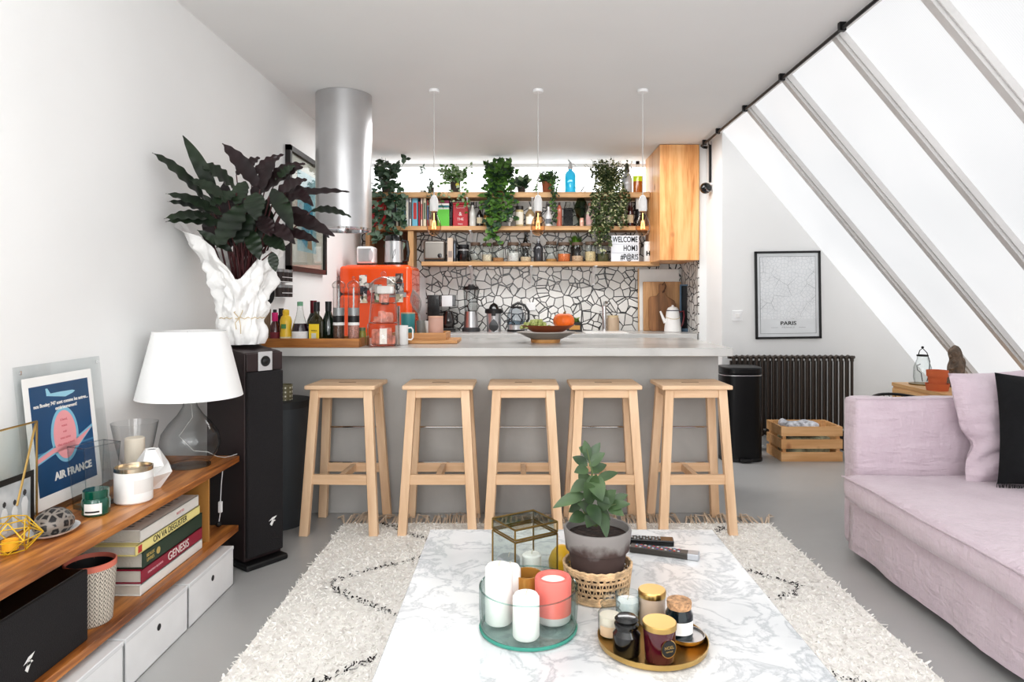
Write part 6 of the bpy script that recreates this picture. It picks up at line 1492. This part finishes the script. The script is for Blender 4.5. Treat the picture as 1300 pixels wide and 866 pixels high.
# light box
t = thing('light_box', 'white cinema light box reading WELCOME HOM3 #P@R!S on the lower shelf', 'sign', (sx(793.5, 6.47), 6.465, ZS3+.0005)); w = (sx(811.5, 6.47)-sx(776, 6.47))/2; h = wz(299, 6.47)-ZS3
MB().box(-w, w, 0, .045, 0, h).build('case', mat('lightbox_edge', (230, 230, 232), .4), t, bevel=.003)
MB().box(-w+.005, w-.005, -.001, 0, .005, h-.005).build('panel', mat('lightbox_panel', (214, 218, 224), .4, emit=.12), t)
mb = MB()
for k in (1, 2): mb.box(-w+.004, w-.004, -.004, -.001, h*k/3-.002, h*k/3+.002)
mb.build('rail', mat('pale_rail', (190, 194, 200), .4), t)
for i, (s_, al, x) in enumerate([('WELCOME', 'CENTER', .0), ('HOM3', 'RIGHT', w-.012), ('#P@R!S', 'RIGHT', w-.008)]): text(s_, .074, M_ink, t, (x, -.003, h*(5-2*i)/6), FACE_CAM, align=al, sx=.66, bold=.0012)
t = B('spray_bottle', 'small white bottle marked with a black letter H right of the light box', 822, 307, 9.5, ZS3, (232, 232, 230), 'jar', capc=(232,232,230), Y=6.49)
text('H', .055, M_ink, t, (0, -.0375, .075), FACE_CAM, bold=.003)

# ================================================================ TOP SHELF
ZT = SH1
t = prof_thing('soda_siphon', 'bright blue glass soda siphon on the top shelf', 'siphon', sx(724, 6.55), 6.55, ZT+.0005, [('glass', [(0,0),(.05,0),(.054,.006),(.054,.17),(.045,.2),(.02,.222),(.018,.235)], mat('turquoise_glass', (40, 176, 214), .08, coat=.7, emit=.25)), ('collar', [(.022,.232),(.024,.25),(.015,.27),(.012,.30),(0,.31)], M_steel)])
MB().tube([(0,0,.28),(.03,0,.285),(.05,0,.262)], .007, 8).build('spout', M_steel, t); MB().tube([(0,0,.3),(-.02,0,.325),(-.01,0,.31)], .006, 6).build('lever', M_steel, t)
t = prof_thing('soda_siphon', 'clear glass soda siphon with a metal head right of the dense ivy', 'siphon', sx(796, 6.55), 6.55, ZT+.0005, [('glass', [(0,0),(.044,0),(.048,.006),(.048,.14),(.036,.18),(.018,.2)], mat('frosty_glass', (196, 198, 200), .1, coat=.5)), ('collar', [(.02,.2),(.026,.215),(.02,.25),(.014,.28),(0,.3)], mat('gunmetal', (90, 90, 92), .3, .9))])
MB().tube([(0,0,.26),(.035,0,.268),(.045,0,.24)], .006, 8).build('spout', M_steel, t)
t = prof_thing('display_bottle', 'cylinder glass with amber and lime green layers at the right end of the top shelf', 'bottle', sx(809.5, 6.55), 6.55, ZT+.0005, [('amber_layer', [(0,0),(.044,0),(.044,.115),(0,.115)], mat('amber_liquid', (170, 92, 20), .1, coat=.5, emit=.1)), ('lime_layer', [(.044,.115),(.044,.165),(0,.165)], mat('lime_liquid', (190, 214, 40), .1, coat=.5, emit=.2)), ('neck', [(.044,.165),(.03,.21),(.016,.25),(.015,.29)], M_glass2), ('cap', [(.018,.285),(.018,.31),(0,.31)], M_blk)])

def rleaf(mb, p, d, ln, w, mi=0, n=3):
    d = Vector(d).normalized(); mb.leaf(p, Vector(p)+d*ln, w, random.uniform(0, .08), n, .2, up=(random.uniform(-.4, .4), -.8, .5), mi=mi, peak=.4)
def trailing(name, label, px, Ypl, zb_, potr, poth, potm, mats, strands, up_n, up_h, lsz, spread=.08, mixp=.3, dens=.022, pot=True, seed=1, front=.14):
    random.seed(seed); X = wx(px, Ypl); t = thing(name, label, 'potted plant', (X, Ypl, zb_+.0005))
    if pot: MB().lathe([(0,0),(potr*.8,0),(potr,poth),(potr*.9,poth),(potr*.85,poth*.9),(0,poth*.88)], 28).build('pot', potm, t)
    st, lf = MB(), MB()
    for i in range(up_n):
        a = random.uniform(0, 2*PI); q = random.uniform(0, potr*.7); p = Vector((q*math.cos(a), q*math.sin(a), poth*.9)); e = p+Vector((math.cos(a)*random.uniform(0, spread), math.sin(a)*random.uniform(0, spread*.6), random.uniform(.15, 1)*up_h))
        st.tube([p, p.lerp(e, .5)+Vector((0,0,.01)), e], .0014, 4)
        for k in range(4):
            c = p.lerp(e, random.uniform(.35, 1)); rleaf(lf, c, (random.uniform(-1,1), random.uniform(-1,.4), random.uniform(-.4,.8)), lsz*random.uniform(.7,1.2), lsz*.7, 1 if random.random() < mixp else 0)
    for (dx, drop) in strands:   # over the front edge and down
        p = [Vector((dx*.3, -potr*.5, poth)), Vector((dx*.7, -front*.7, poth*1.05)), Vector((dx*.95, -front, max(.0, poth*.2)))]
        n = max(3, int(drop/.03))
        for k in range(1, n+1): p.append(Vector((dx+random.gauss(0, .010)+.02*math.sin(k*.9+dx*40), -front-random.uniform(-.01, .02), -drop*k/n)))
        st.tube(p, .0016, 4)
        for a_, b_ in zip(p[:-1], p[1:]):
            L_ = (b_-a_).length
            for k in range(max(1, int(L_/dens))):
                c = a_.lerp(b_, random.random()); rleaf(lf, c, (random.uniform(-1,1), random.uniform(-1,-.05), random.uniform(-1.2,.2)), lsz*random.uniform(.7,1.25), lsz*.75, 1 if random.random() < mixp else 0)
    st.build('stems', mat('thin_green_stem', (90, 100, 56), .7), t); lf.build('leaves', mats, t)
    return t
G_d = leafmat('deep_green', (34, 56, 38), (58, 84, 56)); G_dk = leafmat('blue_green', (76, 98, 82), (112, 132, 112)); G_m = leafmat('mid_green', (58, 92, 36), (96, 136, 58)); G_l = leafmat('light_green', (104, 146, 66), (150, 184, 104)); G_iv = leafmat('ivy_cream', (150, 156, 116), (196, 194, 156)); G_id = leafmat('ivy_green', (40, 56, 30), (72, 88, 44)); G_br = leafmat('olive_brown', (84, 84, 44), (110, 100, 60)); G_pale = leafmat('pale_grey_green', (130, 150, 116), (170, 184, 150))
M_dpot = mat('dark_brown_pot', (62, 52, 46), .7); M_tp = mat('rust_terracotta', (150, 84, 52), .8)
trailing('trailing_plant', 'dark leaved trailing plant at the left end hanging down over the cubby', 493, 6.45, ZT, .07, .09, M_dpot, [G_d, G_dk], [(-.15,.2),(-.12,.42),(-.09,.5),(-.05,.36),(-.02,.46),(.02,.3),(.05,.52),(.08,.44),(.1,.26),(.13,.5),(.15,.3)], 28, .24, .07, .15, .5, .036, seed=3, front=.07)
t = trailing('leafy_plant', 'airy light green plant in a dark pot with a yellow tag', 578, 6.57, ZT, .052, .13, M_dpot, [G_m, G_pale], [(-.15,.1),(-.1,.16),(.06,.14),(.1,.2),(.13,.16),(-.04,.1)], 60, .17, .042, .17, .5, .03, seed=5)
MB().lathe([(0,0),(.018,0),(.018,.003),(0,.003)], 20, M=Matrix.Translation((.025,-.053,.08)) @ Matrix.Rotation(R(90),4,'X')).build('round_tag', mat('yellow_tag', (222, 206, 80), .6), t)
trailing('trailing_plant', 'bright green trailing plant hanging low in front of the middle shelf', 633, 6.5, ZT, .07, .12, M_tp, [G_m, G_d, G_l], [(-.12,.2),(-.1,.3),(-.07,.36),(-.06,.45),(-.03,.42),(-.01,.5),(.02,.34),(.05,.3),(.08,.24),(.11,.3),(-.09,.5),(.13,.28),(.0,.28)], 90, .22, .068, .13, .35, .022, seed=8, front=.09)
trailing('small_plant', 'small plant with broad pointed grey green leaves right of the bright green one', 662, 6.6, ZT, .04, .07, M_dpot, [G_d, G_pale], [], 7, .09, .085, .08, .4, seed=12)
trailing('trailing_plant', 'fine leaved plant in a terracotta pot trailing beside the blue siphon', 695, 6.55, ZT, .055, .11, M_tp, [G_d, G_m], [(.02,.1),(.05,.26),(.06,.22),(.07,.3),(.045,.3),(-.13,-.02),(.1,.04)], 110, .12, .026, .1, .4, .012, seed=14)
trailing('ivy_plant', 'dense variegated ivy covering both upper shelves right of the siphon', 772, 6.5, ZT, .06, .09, M_dpot, [G_id, G_iv, G_br], [(-.17+.0115*i, random.uniform(.3, .52) if i < 17 else random.uniform(.22, .36)) for i in range(30)], 260, .24, .026, .19, .2, .011, seed=17, front=.08)
trailing('ivy_plant', 'loose ivy strands hanging beside the WELCOME light box', 764, 6.47, SH2, .02, .01, M_tp, [G_id, G_iv], [(-.05,.2),(-.02,.3),(.0,.24),(-.08,.12),(.02,.16)], 6, .06, .026, .05, .3, .016, pot=False, seed=19, front=.035)
trailing('ivy_plant', 'thin ivy strand hanging at the leftmost bulb over the books', 547, 6.5, ZT, .03, .05, M_dpot, [G_dk, G_d], [(.0,.12),(.02,.2),(-.02,.08)], 5, .1, .03, .05, .4, .03, seed=22)
# sprig hanging near the ceiling (far left)
t = thing('hanging_sprig', 'small sprig with drooping leaves high in front of the bright window', 'plant', (wx(537, 6.6), 6.6, ZT+.0005)); mb = MB(); random.seed(4)
mb.tube([(0,0,0),(.005,0,.14),(-.004,0,.26)], .0016, 4); 
for i in range(12): rleaf(mb, (0, 0, random.uniform(.2, .27)), (random.uniform(-1,1), random.uniform(-1,.2), random.uniform(-1,.6)), .04, .018)
mb.build('leaves', G_dk, t); MB().lathe([(0,0),(.025,0),(.03,.04),(0,.04)], 20).build('pot', M_wht, t)

# ================================================================ LIGHT, WORLD, CAMERA
w = bpy.data.worlds.new('world'); bpy.context.scene.world = w; w.use_nodes = True
bg = w.node_tree.nodes['Background']; bg.inputs['Color'].default_value = (.95, .98, 1, 1); bg.inputs['Strength'].default_value = 1.35
def area(name, loc, rot, sx_, sy_, e, col=(1, 1, 1)):
    l = bpy.data.lights.new(name, 'AREA'); l.shape = 'RECTANGLE'; l.size = sx_; l.size_y = sy_; l.energy = e; l.color = col
    o = bpy.data.objects.new(name, l); C.objects.link(o); o.location = loc; o.rotation_euler = rot; return o
# added fill lamp behind the camera, set at the glazed slope
area('fill_slope', (2.2, -.3, 1.9), (0, R(52), R(20)), 1.6, 1.6, 34)
area('fill_rear', (0, -1.1, 1.7), (R(78), 0, 0), 2.8, 1.6, 17)  # added fill lamp behind the camera, not a window
area('fill_up', (.2, -.5, 1.5), (R(158), 0, 0), 1.6, 1.0, 34)  # added fill lamp aimed up to brighten the ceiling
area('fill_right', (-1.2, -.3, 1.6), (R(90), 0, R(-42)), 1.0, 1.4, 12)  # added fill lamp, brightens the glazed slope side and back wall
# added wide fill lamp just under the ceiling, pointing down in front of the worktop
area('fill_kitchen', (0.1, 5.4, 2.5), (0, 0, 0), 2.4, .6, 30)
cam = bpy.data.cameras.new('camera'); co = bpy.data.objects.new('camera', cam); C.objects.link(co)
co.location = (0, 0, HC); co.rotation_euler = (PI/2, 0, 0)
cam.sensor_width = 36; cam.lens = 36*F/1300; cam.shift_x = (650-CXP)/1300; cam.shift_y = (CYP-433)/1300; cam.clip_start = .05
sc = bpy.context.scene; sc.camera = co
sc.view_settings.view_transform = 'Standard'; sc.view_settings.look = 'None'; sc.view_settings.exposure = .54; sc.view_settings.gamma = .92
try: sc.cycles.transparent_max_bounces = 32
except Exception: pass
